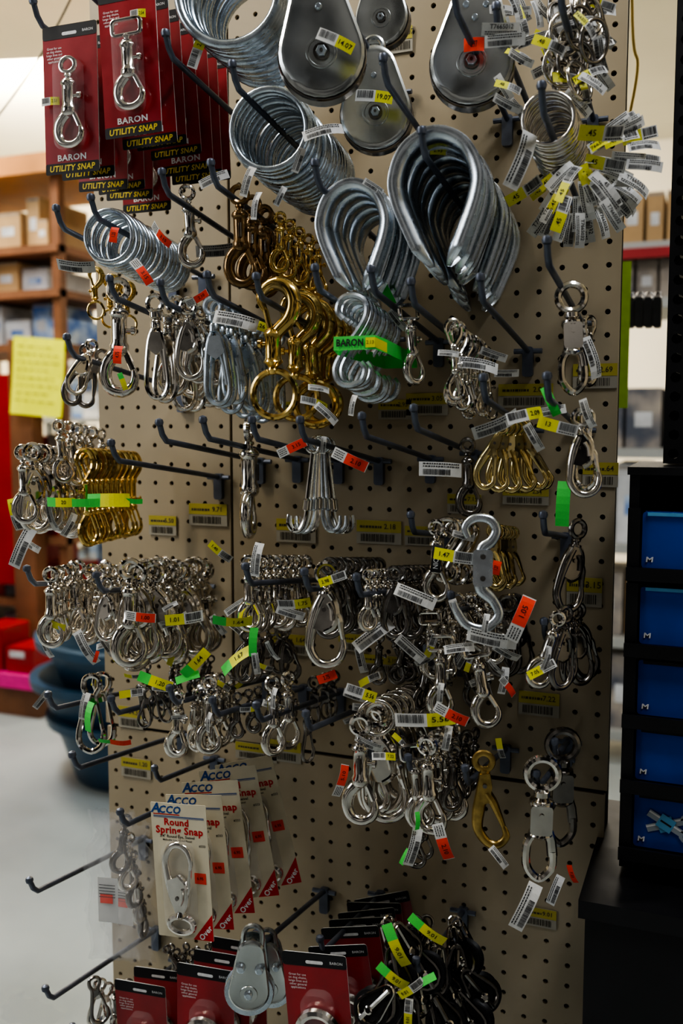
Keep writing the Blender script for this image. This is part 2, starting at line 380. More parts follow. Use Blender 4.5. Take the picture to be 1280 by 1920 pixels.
def k_acco(v):
    a=M(); w=.44
    a.slab(rrect(0,-.5,w,1,.005,1),-.003,.003,'cream_card','cream_card')
    a.text('A',(-.175,-.0045,-.042),.10,'blue_print',0,.25,1,True); a.text('CCO',(-.065,-.0045,-.05),.075,'blue_print',0,.25,1,True)
    a.rect(-.2,-.086,.01,-.079,-.0045,'red_print'); a.rect(-.2,-.1,.2,-.094,-.0045,'blue_print'); a.rect(-.2,-.108,.2,-.105,-.0045,'blue_print')
    a.text('Round',(-.02,-.0045,-.14),.07,'red_print',0,0,1,True); a.text('Spring Snap',(.0,-.0045,-.2),.074,'red_print',0,0,1,True)
    a.text('3/4" Round Eye, Swivel',(-.02,-.0045,-.245),.03,'black_ink'); a.text('Malleable Iron, Nickel Plated',(-.02,-.0045,-.272),.02,'black_ink')
    a.text('#333',(.175,-.0045,-.3),.025,'black_ink')
    a.add([(.22,-.0045,-1),(.22,-.0045,-.80),(.06,-.0045,-1)],[(0,1,2)],'red_print'); a.text('Over',(.162,-.006,-.942),.058,'white_print',math.radians(50),0,1,True)
    a.rect(.1,-.58,.19,-.5,-.005,'red_sticker'); a.text('6.95',(.145,-.006,-.54),.03,'black_ink')
    b=M(); b.slab(rrect(-.01,-.6,.24,.66,.08,4),-.06,-.0035,'clear_plastic')
    c=M()
    c.merge(k_trigger('nickel')[1][1],lambda x,y,z:(x*.62-.01,y*.5-.035,-.98-z*.72)); c.merge(k_trigger('nickel')[2][1],lambda x,y,z:(x*.62-.01,y*.5-.035,-.98-z*.72))
    c.torus((-.01,-.035,-.88),.095,.024,'nickel',24,8,.06); c.lathe([(.03,-.83),(.045,-.81),(.03,-.78)],'nickel',(-.01,-.035,0))
    return [('backing_card',a),('blister_shell',b),('packaged_snap',c)]
KIND={'bolt_snap':k_bolt,'strap_eye_bolt_snap':lambda v:k_bolt(v,'strap'),'double_ended_bolt_snap':k_double,'ring_end_bolt_snap':k_hookup,'trigger_snap':k_trigger,
'spring_snap':k_spring,'panic_snap':k_panic,'s_hook':k_shook,'open_eye_hook':k_openhook,'double_plate_hook':k_platehook,'harness_snap':k_harness,'wire_loop_snap':k_loop,'steel_ring':k_ring,
'key_ring':lambda v:k_ring(v,.05),'welded_ring':lambda v:k_ring(v,.045),'rope_thimble':k_thimble,'pulley_block':k_pulley,'small_pulley':k_small_pulley,'cheek_pulley':k_cheek,
'carded_utility_snap':k_card,'carded_ring_snap':k_card_ring,'carded_spring_snap':k_acco}
CAT={}
for k in KIND: CAT[k]='snap hook' if k.endswith('snap') else 'hook'
CAT.update({'steel_ring':'metal ring','key_ring':'key ring','welded_ring':'metal ring','rope_thimble':'rope thimble','pulley_block':'pulley','small_pulley':'pulley','cheek_pulley':'pulley','carded_utility_snap':'packaged hardware','carded_ring_snap':'packaged hardware','carded_spring_snap':'packaged hardware'})
CACHE={}
ITEMS=[]
def new(name,data=None,parent=None,mtx=None):
    o=bpy.data.objects.new(name,data); COL.objects.link(o)
    if parent: o.parent=parent
    if mtx is not None: o.matrix_world=mtx
    return o
def tagit(o,label,cat,group=None,kind=None):
    o['label']=label; o['category']=cat
    if group: o['group']=group
    if kind: o['kind']=kind
def thing(kind,var,loc,h,yaw=0,tilt=0,roll=0,label='',group=None,reg=True):
    global TS
    key=(kind,var)
    if key not in CACHE:
        TS=1.15 if (kind.endswith('snap') and not kind.startswith('carded')) or kind=='s_hook' else 1.
        if kind=='double_ended_bolt_snap': TS=1.05
        CACHE[key]=[(n,m.build(n)) for n,m in KIND[kind](var)]; TS=1.
    mx=Matrix.Translation(loc)@Matrix.Rotation(math.radians(yaw),4,'Z')@Matrix.Rotation(math.radians(tilt),4,'X')@Matrix.Rotation(math.radians(roll),4,'Y')@Matrix.Scale(h,4)
    root=new(kind,None,None,mx); root.empty_display_size=.01
    tagit(root,label,CAT[kind],group)
    for n,me in CACHE[key]:
        c=bpy.data.objects.new(n,me); COL.objects.link(c); c.parent=root
    if reg: ITEMS.append((root,loc+Vector((0,0,0)) ,h,kind))
    return root
def stack(kind,var,u,v,hpx,d0,d1,n,label,yaw=8,jy=10,jt=3,jr=4,roll=0,group=None,jx=0.,tilt=0,jd=0.):
    p0=P(u,v,d0); h=hpx*mpp(p0); out=[]
    for i in range(n):
        t=(d0-d1)*(i/(n-1) if n>1 else 0)
        p=p0-HD*t+Vector((random.uniform(-jx,jx),0,random.uniform(-jd,0)))
        k=0 if i==0 and n>1 else 1
        out.append(thing(kind,var,p,h*random.uniform(.95,1.03) if n>1 else h,yaw+random.uniform(-jy,jy)*(.4+.6*k),tilt+random.uniform(-jt,jt),roll+random.uniform(-jr,jr)*(.4+.6*k),label,group or (label if n>1 else None)))
    return out
# ---------------------------------------------------------------- peg hooks
HK={}
def hook(u,v,L=.24,r=.0032):
    tip=P(u,v,L); base=tip-HD*(L/HD.y*-1)
    key=L
    if key not in HK:
        a=M(); e=HD*(L-.012)
        pts=[Vector((0,-.003,0)),e*.3,e*.6,e*.92,e,e+HD*.008+Vector((0,0,.006)),e+HD*.014+Vector((0,0,.018))]
        pts=[Vector(p) for p in pts]
        a.tube(pts,r,'hook_steel',seg=10)
        a.lathe([(.001,-.0045),(.004,-.003),(.0048,0),(.004,.003),(.001,.0045)],'hook_steel',tuple(pts[-1]),'z',10)
        b=M(); b.tube([Vector((-.016,-.005,0)),Vector((.016,-.005,0))],.003,'hook_steel')
        b.slab(rrect(0,-.012,.012,.034,.003,2),-.008,-.001,'hook_steel')
        HK[key]=(a.build('hook_arm'),b.build('base_bracket'))
    o=new('peg_hook',None,None,Matrix.Translation(base-Vector((0,0,.018))))
    tagit(o,'dark grey steel display hook plugged into the pegboard','display hook','steel hooks on the pegboard')
    for n,me in zip(('hook_arm','base_bracket'),HK[key]):
        c=bpy.data.objects.new(n,me); COL.objects.link(c); c.parent=o
    return o
for u,v in ((62,2),(150,-60),(310,62),(435,120),(718,108),(850,-30),(600,-80),(395,305),(303,322),(170,370),(105,390),(790,245),(590,305),(1015,160),(1050,-40),(1025,450),(900,520),(770,528),
    (695,505),(590,502),(480,518),(388,515),(205,522),(300,530),(125,632),(1025,705),(905,708),(298,792),(380,787),(472,787),(562,787),(678,780),(775,765),(208,830),(50,1066),
    (180,1078),(460,1062),(570,1072),(668,1082),(90,1302),(208,1310),(318,1290),(398,1312),(480,1322),(573,1338),(135,1415),(55,1650),(85,1853),(135,1925)):
    hook(u,v)
for u,v,L in ((770,965,.16),(1018,965,.16),(1020,1165,.15),(765,1420,.2),(872,1440,.2),(1005,1450,.17),(225,1522,.24),(845,1115,.16),(690,1395,.2),(930,12,.18),(800,1215,.15),(480,1750,.2),(600,1760,.2),(780,1800,.2),(290,1440,.15),(1040,1390,.1)): hook(u,v,L)
# ---------------------------------------------------------------- merchandise
L=stack
L('carded_utility_snap','r',130,48,265,.23,.09,6,'red and black blister card holding a nickel utility snap',yaw=2,jy=3,jt=2,jr=2,group='red blister cards on a top hook')
L('carded_utility_snap','strap',236,-22,268,.235,.08,7,'red and black blister card holding a nickel strap eye snap',yaw=4,jy=3,jt=2,jr=3,roll=-2,group='red blister cards on a top hook')
L('welded_ring','zinc',428,-15,205,.21,.12,16,'large zinc plated welded steel ring',yaw=14,jy=3,jt=3,group='large zinc rings on a hook')
L('welded_ring','zinc',502,243,162,.20,.07,18,'large zinc plated welded steel ring',yaw=10,jy=3,jt=2,group='zinc rings hanging on a hook',jx=.002)
L('welded_ring','zinc',203,443,108,.21,.09,15,'medium zinc plated steel ring',yaw=10,jy=4,jt=3,group='medium zinc rings on a hook',jx=.001)
L('key_ring','nickel',1028,222,108,.20,.11,14,'nickel plated welded ring with barcode tags',yaw=6,jy=5,jt=3,group='nickel rings with barcode tags')
for i in range(30):
    thing('key_ring','nickel' if i%2 else 'dark_steel',P(1082+random.uniform(-30,34),5+i*5+random.uniform(-12,12),.13+random.uniform(-.05,.05)),.04,random.uniform(20,80),random.uniform(-20,20),0,'small nickel ring bunched with tagged rings','nickel rings bunched on an upper hook')
L('pulley_block','zinc_plate',593,-50,240,.215,.215,1,'large zinc oval pulley block with yellow price tag',yaw=20,jy=0,jt=0,jr=0,roll=-4)
L('pulley_block','zinc_plate',700,88,198,.10,.10,1,'dull steel oval pulley block with dark hub',yaw=14,jy=0,jt=0,jr=0,roll=-3)
L('pulley_block','zinc_plate',718,-60,150,.06,.06,1,'small steel pulley block hanging high on the board',yaw=8,jy=0,jt=0,jr=0)
L('pulley_block','zinc_plate',897,-28,230,.14,.14,1,'dull zinc oval pulley block with red price sticker',yaw=12,jy=0,jt=0,jr=0,roll=4)
L('rope_thimble','galvanized',818,243,248,.205,.03,8,'large galvanized teardrop wire rope thimble',yaw=4,jy=3,jt=2,jr=3,roll=-1,tilt=4)
L('rope_thimble','galvanized',664,338,198,.20,.11,5,'medium galvanized teardrop wire rope thimble',yaw=4,jy=3,jt=2,jr=3,roll=-1,tilt=4)
L('bolt_snap','nickel',350,350,150,.18,.18,1,'nickel swivel bolt snap hanging alone',yaw=20)
L('bolt_snap','antique',448,352,180,.19,.13,3,'dark bronze swivel bolt snap',yaw=30)
L('bolt_snap','brass',525,400,110,.16,.06,5,'brass swivel bolt snap among dark snaps',yaw=15,group='small brass bolt snaps')
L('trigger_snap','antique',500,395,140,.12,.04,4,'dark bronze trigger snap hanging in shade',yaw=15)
L('ring_end_bolt_snap','brass',178,505,95,.2,.14,3,'small brass snap with ring end',yaw=10)
L('bolt_snap','nickel',222,528,215,.20,.20,1,'nickel bolt snap with red price tag',yaw=15)
L('wire_loop_snap','nickel',290,555,200,.2,.12,4,'nickel wire loop swivel snap',yaw=15,jy=20)
L('trigger_snap','nickel',352,562,150,.2,.14,3,'nickel trigger snap with swivel eye',yaw=15)
L('bolt_snap','nickel',330,560,190,.15,.06,5,'nickel bolt snap hanging behind trigger snaps',yaw=15,jy=25,jr=8)
L('wire_loop_snap','zinc',398,560,200,.2,.04,11,'zinc wire loop snap hanging in a tight row',yaw=20,jy=18,jr=8)
L('ring_end_bolt_snap','brass',518,535,250,.21,.21,1,'large polished brass snap with ring end',yaw=6,jr=0)
L('ring_end_bolt_snap','brass',560,558,225,.15,.05,4,'large polished brass snap behind another one',yaw=14,jy=14,jr=5)
L('s_hook','galvanized',662,556,172,.2,.10,9,'zinc S hook bundled with green band',yaw=12,jy=4,jr=3,roll=3)
L('strap_eye_bolt_snap','nickel',765,575,148,.17,.17,1,'nickel strap eye snap hanging at an angle',yaw=60,jr=0,roll=-6)
L('double_ended_bolt_snap','nickel',848,595,160,.19,.06,11,'nickel double ended bolt snap in a row',yaw=24,jy=20,jr=8,jx=.004)
L('panic_snap','nickel',1070,535,205,.16,.16,1,'nickel panic snap with swivel ring',yaw=10)
L('spring_snap','nickel',1105,595,130,.08,.08,1,'nickel spring snap behind a panic snap',yaw=50)
for i,(du,rl) in enumerate(((-28,18),(-12,9),(4,2),(20,-7),(36,-14),(44,-18))):
    L('harness_snap','pale_brass',958+du*.5,790,135,.17-.02*i,.1,1,'pale brass harness snap in a fanned cluster',yaw=10,roll=rl,jr=1,group='pale brass harness snaps')
L('trigger_snap','nickel',1088,770,165,.18,.18,1,'chrome trigger snap with round eye',yaw=15,roll=-5)
L('spring_snap','nickel',1098,770,150,.12,.12,1,'chrome spring snap with round eye',yaw=-30)
L('bolt_snap','nickel',466,790,222,.15,.15,1,'nickel snap hanging edge on',yaw=100,jr=0)
for i in range(8):
    f=i/7-.5
    L('open_eye_hook','galvanized' if i%3 else 'nickel',600+f*24,818+abs(f)*10,182,.19-.013*i,.1,1,'zinc eye hook in a fanned bundle',yaw=(20 if f>0 else 200)+random.uniform(-25,25),roll=(-f*15 if f>0 else f*15)*1.0,jr=1,group='fanned zinc eye hooks')
L('bolt_snap','dark_steel',876,825,145,.09,.09,1,'dark steel swivel snap on a tagged hook',yaw=25)
L('trigger_snap','nickel',60,835,170,.225,.10,10,'nickel snap crowded on a hook',yaw=45,jy=40,jr=8,group='nickel snaps on the outer hook')
L('bolt_snap','nickel',42,838,150,.23,.15,5,'nickel bolt snap crowded on an outer hook',yaw=40,jy=30,jr=10)
L('bolt_snap','nickel',110,790,120,.2,.12,6,'nickel snap hanging behind others',yaw=40,jy=40,jr=14)
p0=P(158,838,.225); h=190*mpp(p0)
for i in range(10):
    q=P(158+10*i,838+.8*i,.225-.02*i)
    thing('double_ended_bolt_snap','brass',q,h,60+random.uniform(-12,12),0,random.uniform(-2,2),'bright brass double ended bolt snap in a neat row','brass double ended snaps banded in green')
L('trigger_snap','nickel',175,640,110,.2,.2,1,'nickel swivel snap swinging on a bent hook',yaw=50,roll=25)
L('harness_snap','dark_steel',165,648,120,.17,.14,2,'dark snap hanging from a bent hook',yaw=40,roll=20)
# row 1060
L('bolt_snap','nickel',95,1055,150,.23,.1,11,'nickel bolt snap crowded in a row',yaw=35,jy=50,jr=10,group='nickel bolt snaps on a middle hook',jd=.01)
L('trigger_snap','nickel',200,1085,120,.22,.18,2,'small nickel trigger snap',yaw=20)
L('bolt_snap','nickel',243,1050,205,.22,.05,13,'nickel bolt snap hanging in a long row',yaw=35,jy=45,jr=7,group='nickel bolt snaps in a long row',jd=.008)
L('trigger_snap','nickel',255,1060,190,.215,.12,4,'nickel trigger snap hanging in a row',yaw=15,jy=25,jr=10)
L('bolt_snap','nickel',465,1045,150,.21,.06,10,'nickel bolt snap in a hanging row',yaw=30,jy=40,jr=8)
L('trigger_snap','nickel',612,1058,200,.225,.225,1,'large polished nickel trigger snap',yaw=8,jr=0)
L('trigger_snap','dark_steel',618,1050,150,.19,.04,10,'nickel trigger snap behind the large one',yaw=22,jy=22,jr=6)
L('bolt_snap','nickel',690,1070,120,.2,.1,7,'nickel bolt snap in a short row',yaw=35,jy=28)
L('trigger_snap','dark_steel',738,1065,140,.18,.05,8,'dim nickel trigger snap in shade',yaw=15,jy=25,jr=10)  # shade put into the colour: dark metal stands in for shaded nickel
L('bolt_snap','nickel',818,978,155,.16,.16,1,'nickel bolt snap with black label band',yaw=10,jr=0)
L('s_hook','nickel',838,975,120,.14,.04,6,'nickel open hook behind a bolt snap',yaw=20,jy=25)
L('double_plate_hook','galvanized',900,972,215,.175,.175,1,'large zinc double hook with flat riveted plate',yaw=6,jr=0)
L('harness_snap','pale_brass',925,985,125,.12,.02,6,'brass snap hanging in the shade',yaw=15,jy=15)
L('trigger_snap','dark_steel',1085,978,175,.1,.1,1,'large snap darkened for shadow close to the board',yaw=40,roll=10)  # its shadow is put into the metal colour
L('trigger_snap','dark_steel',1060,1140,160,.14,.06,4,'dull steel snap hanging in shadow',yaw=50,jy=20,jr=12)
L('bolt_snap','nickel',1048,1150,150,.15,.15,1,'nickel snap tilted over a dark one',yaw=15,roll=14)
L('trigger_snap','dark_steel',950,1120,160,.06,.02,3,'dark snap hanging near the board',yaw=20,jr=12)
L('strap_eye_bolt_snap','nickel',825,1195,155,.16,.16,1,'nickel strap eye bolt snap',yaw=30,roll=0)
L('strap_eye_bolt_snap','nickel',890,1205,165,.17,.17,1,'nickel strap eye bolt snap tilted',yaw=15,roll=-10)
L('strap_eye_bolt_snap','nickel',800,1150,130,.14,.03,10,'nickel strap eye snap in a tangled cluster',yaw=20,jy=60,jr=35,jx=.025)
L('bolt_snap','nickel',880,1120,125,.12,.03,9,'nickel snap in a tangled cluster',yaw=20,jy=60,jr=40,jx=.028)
L('strap_eye_bolt_snap','dark_steel',790,1230,110,.1,.03,6,'dim strap eye snap near the board',yaw=20,jy=50,jr=30,jx=.03)  # dimness comes from the darker metal, shade painted in
L('bolt_snap','dark_steel',730,1190,100,.1,.04,6,'dim bolt snap in shade',yaw=20,jy=50,jr=30,jx=.02)  # dark filler snaps, shade between the rows put into their colour
# row 1300
L('spring_snap','nickel',172,1268,145,.22,.2,2,'nickel spring snap with green tag',yaw=25,jr=3)
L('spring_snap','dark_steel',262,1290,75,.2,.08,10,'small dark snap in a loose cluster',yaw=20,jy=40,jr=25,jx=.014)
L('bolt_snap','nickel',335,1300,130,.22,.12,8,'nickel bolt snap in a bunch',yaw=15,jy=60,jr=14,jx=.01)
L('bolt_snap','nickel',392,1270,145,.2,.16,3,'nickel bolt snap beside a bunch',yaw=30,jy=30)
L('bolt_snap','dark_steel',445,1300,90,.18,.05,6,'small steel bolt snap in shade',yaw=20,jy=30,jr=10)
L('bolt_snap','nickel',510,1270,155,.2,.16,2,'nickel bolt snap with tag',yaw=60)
L('trigger_snap','dark_steel',470,1185,105,.16,.05,7,'dim snap in a mixed row',yaw=40,jy=40,jr=20,jx=.012)  # dark filler, its metal colour carries the shade of the row
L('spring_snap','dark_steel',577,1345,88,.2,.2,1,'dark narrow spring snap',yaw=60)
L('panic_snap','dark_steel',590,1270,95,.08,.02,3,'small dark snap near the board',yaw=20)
L('bolt_snap','dark_steel',290,1245,80,.15,.04,8,'small dim snap behind price tags',yaw=20,jy=60,jr=30,jx=.025)  # shade behind the tags put into the dark metal colour
# big cluster
L('bolt_snap','nickel',675,1345,215,.205,.16,2,'large nickel swivel snap in a heavy cluster',yaw=5,jy=20,jr=3)
L('trigger_snap','nickel',705,1320,235,.18,.06,6,'large nickel trigger snap with round eye',yaw=30,jy=35,jr=8,roll=-4)
L('steel_ring','nickel',705,1345,75,.19,.05,7,'thick nickel swivel ring',yaw=15,jy=10)
L('strap_eye_bolt_snap','nickel',775,1400,165,.19,.19,1,'nickel bolt snap with round eye',yaw=10,roll=-4)
L('bolt_snap','nickel',800,1385,190,.2,.1,4,'nickel bolt snap hanging with others',yaw=10,jy=40,jr=8)
L('bolt_snap','dark_steel',845,1400,130,.16,.05,6,'dim snap behind a bolt snap',yaw=35,jy=40,jr=14,jx=.01)  # darker metal paints in the shade behind the front snaps
L('bolt_snap','dark_steel',780,1520,115,.15,.12,2,'dark snap below the cluster',yaw=15)
L('harness_snap','bronze',905,1412,190,.19,.19,1,'matte bronze cast harness snap',yaw=15,jr=0,roll=-6)
L('panic_snap','nickel',1018,1425,240,.17,.17,1,'large nickel panic snap with price tag',yaw=10,jr=0,roll=1)
L('panic_snap','dark_steel',1055,1372,225,.09,.09,1,'dark panic snap hanging behind another',yaw=15,jr=0)
for i,(u,v,d,rl) in enumerate(((333,1507,.225,-3),(362,1490,.20,-5),(392,1465,.175,-7),(425,1440,.15,-10),(455,1425,.12,-13))):
    stack('carded_spring_snap','c',u,v,262*(1-.01*i),d,d,1,'cream blister card holding a round eye spring snap',yaw=4+3*i,jy=0,jt=0,jr=0,roll=rl,group='cream carded spring snaps')
L('small_pulley','zinc_plate',475,1738,172,.22,.22,1,'zinc single sheave pulley',yaw=26,jr=0,roll=4)
L('small_pulley','zinc_plate',500,1745,150,.17,.17,1,'zinc single sheave pulley behind another',yaw=24,jr=0,roll=-4)
L('carded_ring_snap','r',588,1790,290,.23,.23,1,'red blister card holding a chrome ring snap',yaw=8,roll=-5,jr=0,jt=0)
L('carded_ring_snap','r',632,1775,255,.19,.19,1,'red blister card with black header',yaw=10,jr=0,roll=-8)
L('carded_ring_snap','r',655,1740,255,.13,.02,5,'red blister card with black header',yaw=14,jy=6,jr=7,roll=-8,tilt=4,group='red carded ring snaps')
L('carded_ring_snap','r',385,1815,260,.2,.12,3,'red blister card holding hardware',yaw=5,jy=4,jr=3,group='low red carded snaps')
L('carded_ring_snap','r',262,1845,240,.2,.16,2,'red blister card near the floor',yaw=5,jy=4,jr=3)
for i in range(16):
    u=730+(i%4)*40+random.uniform(-12,12); v=1722+(i//4)*45+random.uniform(-10,10)
    stack('cheek_pulley','dark_steel' if i%3 else 'nickel',u,v,104,.2-.035*(i%4)+.01*(i//4),.1,1,'chrome and black sheave pulley in a heaped pile',yaw=random.uniform(-10,70),tilt=-15,jr=45,group='dark pulleys heaped on low hooks')
for i in range(9):
    thing(random.choice(['spring_snap','bolt_snap']),random.choice(['nickel','dark_steel']),P(175+i*13,1835+random.uniform(-5,15),.22-.015*i),.06,random.uniform(0,60),0,random.uniform(-15,15),'small nickel snap hung on a low hook','small snaps on a low hook')
for i in range(12):
    thing('bolt_snap','dark_steel',P(310+i*10,1775+random.uniform(-10,15),.16-.01*i),.05,random.uniform(0,60),0,random.uniform(-40,40),'small dark snap bunched under the cards','small dark snaps under the cards')
# ---------------------------------------------------------------- tags
TG={}
def tag_mesh(kind,txt):
    key=(kind,txt)
    if key in TG: return TG[key]
    a=M(); H=.15; y=-.01
    def rect(x0,x1,mt,yy=0.,hh=H):
        n=6
        for i in range(n):
            xa=x0+(x1-x0)*i/n; xb=x0+(x1-x0)*(i+1)/n
            a.add([(xa,yy,-hh),(xb,yy,-hh),(xb,yy,hh),(xa,yy,hh)],[(0,1,2,3)],mt)
    def bars(x0,x1,z0,z1):
        rr=random.Random(len(TG)+3); x=x0
        while x<x1:
            w=rr.choice((.006,.01,.016)); a.rect(x,z0,min(x+w,x1),z1,y,'black_ink'); x+=w+rr.choice((.007,.012))
    def lines(x0,x1,z0,z1,n):
        for i in range(n):
            z=z1-(z1-z0)*(i+.5)/n; x=x0; rr=random.Random(i)
            while x<x1-.02:
                w=rr.uniform(.02,.06); a.rect(x,z-.012,min(x+w,x1),z+.012,y,'black_ink'); x+=w+.015
    if kind=='yw':
        rect(-.5,.0,'yellow_paper'); rect(0,.5,'white_paper'); a.text(txt,(-.25,y,0),.17,'black_ink'); bars(.05,.45,-.06,.13); lines(.05,.45,-.13,-.08,1)
    elif kind=='wy':
        rect(-.5,.05,'white_paper'); rect(.05,.5,'yellow_paper'); a.text(txt,(.27,y,0),.17,'black_ink'); bars(-.45,0,-.06,.13)
    elif kind=='w':
        rect(-.5,.5,'white_paper'); bars(-.42,.2,-.12,.0); lines(-.42,.42,.03,.14,2)
        if txt: a.text(txt,(.1,y,-.1),.13,'black_ink')
    elif kind=='t':
        rect(-.5,.5,'white_paper'); a.text(txt,(0,y,.06),.15,'black_ink'); lines(-.42,.42,-.13,-.03,2)
    elif kind=='r':
        rect(-.5,.5,'white_paper'); rect(-.12,.48,'red_sticker',y*.5,H*.97); a.text(txt,(.18,y,0),.17,'black_ink'); lines(-.45,-.17,-.12,.12,4)
    elif kind=='s':
        rect(-.5,.5,'red_sticker'); a.text(txt,(0,y,0),.2,'black_ink')
    elif kind=='g':
        rect(-.5,.5,'green_sticker')
    elif kind=='gy':
        rect(-.5,-.15,'green_sticker'); rect(-.15,.5,'yellow_paper'); a.text(txt,(.15,y,0),.17,'black_ink')
    elif kind=='k':
        rect(-.5,.5,'black_ink'); a.text(txt,(0,y,0),.22,'white_print')
    a.v=[(x,yy+.55*x*x*(1 if x>0 else .4)-.02,z) for x,yy,z in a.v]
    TG[key]=a.build('price_tag',False); return TG[key]
LAB={'yw':'yellow and white price tag','wy':'white and yellow price tag','w':'white barcode tag','t':'white printed tag','r':'white tag with red price sticker','s':'red price sticker','g':'green adhesive tag','gy':'green and yellow price tag','k':'black label band'}
bpy.context.view_layer.update()
def tag(u,v,kind,rot=0,ln=60,txt='',d=.215,yaw=None,hs=1.):
    p=P(u,v,d)
    best=None;bd=9
    for root,loc,h,k in ITEMS:
        c=loc-Vector((0,0,0 if 'ring'==k[-4:] else h*.45))
        dd=(c-p).length
        if dd<bd: bd=dd;best=root
    s=ln*mpp(p)*.94
    mx=Matrix.Translation(p)@Matrix.Rotation(math.radians(random.uniform(-5,40) if yaw is None else yaw),4,'Z')@Matrix.Rotation(math.radians(-rot),4,'Y')@Matrix.Rotation(random.uniform(-.6,.6) if yaw is None else 0,4,'X')@Matrix.Diagonal((s,s,s*hs,1))
    o=bpy.data.objects.new('price_tag',tag_mesh(kind,txt)); COL.objects.link(o)
    o.parent=best; o.matrix_parent_inverse=best.matrix_world.inverted(); o.matrix_basis=mx
    o['label']=LAB[kind]
T=tag
T(93,190,'wy',0,40,'2.51',.236,2,1.3);T(257,25,'wy',0,34,'2.54',.24,2,1.6);T(628,75,'wy',-25,78,'14.07',.25,14);T(700,180,'wy',-8,75,'19.07',.14,8)
T(888,83,'s',0,40,'8.97',.175,8,2.2);T(605,245,'w',15,82,'');T(835,285,'yw',-5,62,'2.95',.19);T(812,243,'w',-5,50,'',.22);T(700,350,'w',-30,45,'');T(478,385,'w',80,55);T(400,335,'w',22,62)
T(463,340,'w',70,60);T(525,368,'w',60,40);T(370,95,'wy',70,70,'2.20');T(560,300,'w',70,50);T(265,508,'r',-50,62,'3.15');T(140,500,'w',-8,80);T(213,440,'s',80,30,'1.25',.22,5,2.);T(300,440,'r',-50,60,'3.15')
T(220,665,'s',85,35,'4.75',.215,5,1.8);T(230,715,'gy',-70,35,'');T(370,560,'r',30,50,'2.10');T(440,600,'w',-12,92);T(470,607,'wy',-10,70,'1.26',.19);T(405,470,'w',5,80,'',.12)
T(598,728,'w',-8,45);T(612,775,'w',-42,55);T(660,760,'w',80,42);T(590,755,'wy',-15,60,'4.25',.2);T(722,545,'g',-62,62,'',.15);T(745,600,'w',-50,50,'',.15)
T(840,662,'w',-5,42,'',.2);T(895,683,'w',-8,85,'',.17);T(925,665,'w',-20,55,'',.15);T(950,700,'w',0,50,'',.12)
T(930,798,'w',22,98,'',.2);T(985,778,'wy',12,80,'2.09',.2);T(1032,752,'g',-65,62,'',.2);T(1045,800,'yw',-15,80,'13',.2);T(1000,820,'w',-60,60,'',.19);T(1100,775,'w',-70,60,'',.19);T(1035,770,'w',10,60,'',.18)
T(1110,670,'w',-70,85,'',.14)
T(828,880,'w',-3,95,'',.19);T(546,840,'r',25,62,'3.15',.21,10);T(655,862,'r',-25,75,'2.10',.21,10);T(606,835,'w',85,35,'',.2);T(1055,945,'g',88,90,'',.12)
T(112,942,'gy',0,62,'20',.235);T(160,943,'g',0,55,'',.24);T(200,938,'gy',2,90,'',.23);T(250,940,'g',-5,35,'',.22)
T(95,968,'w',-75,60);T(28,965,'yw',-78,65,'2.97',.235);T(40,1028,'w',65,85,'',.235);T(55,1020,'w',-30,50);T(130,985,'w',60,50,'',.23)
T(480,1050,'w',82,68,'',.22);T(412,1035,'yw',-40,55,'1.40',.15);T(850,1043,'yw',-8,80,'1.47',.19,8);T(868,1005,'w',-15,45,'',.17);T(930,1065,'s',80,28,'1.27',.16,5,2)
T(818,1048,'k',85,55,'NICKEL',.175,10,1.2);T(622,1086,'yw',20,58,'2.98',.24,8);T(550,1133,'wy',5,68,'1.75',.22);T(262,1157,'r',-5,62,'1.00',.24,10);T(345,1160,'yw',5,75,'1.01',.22);T(325,1165,'w',20,60,'',.2)
T(435,1166,'gy',-5,78,'1.64',.23);T(474,1205,'g',88,58,'',.22);T(480,1245,'w',-82,45,'',.22);T(545,1150,'w',-20,60,'',.2)
T(85,1210,'w',-70,55,'',.23);T(160,1215,'w',-60,75,'',.23);T(180,1232,'s',70,24,'',.24);T(100,1170,'gy',-20,50,'',.23)
T(778,1118,'w',-20,85,'',.2);T(858,1150,'w',-65,60,'',.18);T(910,1170,'w',82,40,'NI',.19);T(975,1162,'r',68,95,'1.05',.2,10);T(770,1218,'w',-42,72,'',.18);T(920,1198,'w',-8,100,'',.185);T(700,1190,'w',35,90,'',.19);T(860,1215,'w',10,60,'',.18);T(950,1225,'w',-30,60,'',.17)
T(612,1270,'s',22,40,'2.75',.22,8,1.5);T(678,1300,'wy',-22,70,'5.56',.23);T(795,1350,'wy',5,120,'5.56',.23,8,.75);T(845,1340,'r',-25,72,'2.10',.235,8);T(838,1385,'w',80,50,'',.22)
T(365,1245,'gy',45,70,'1.64',.22);T(440,1238,'gy',42,75,'1.67',.2);T(290,1278,'gy',-20,70,'1.20',.22);T(245,1300,'yw',10,50,'',.2);T(350,1270,'g',20,50,'',.22)
T(225,1393,'s',-3,42,'',.235);T(200,1390,'g',-3,34,'',.234);T(165,1345,'g',85,60,'',.235);T(157,1325,'w',80,55,'',.23);T(512,1310,'w',85,42,'NI',.22);T(468,1330,'wy',0,40,'',.2)
T(825,1300,'w',85,40,'NI',.2);T(1015,1255,'yw',30,60,'7.05',.18);T(1025,1235,'w',70,50,'',.18);T(640,1465,'r',70,65,'5.10',.22);T(720,1418,'wy',-5,50,'7.22',.22);T(690,1395,'w',-20,60,'',.21)
T(783,1540,'g',88,36,'',.22);T(775,1590,'w',72,75,'',.22);T(758,1607,'g',65,34,'',.222);T(830,1580,'r',-72,78,'2.10',.22,8);T(935,1608,'w',-50,50,'',.2)
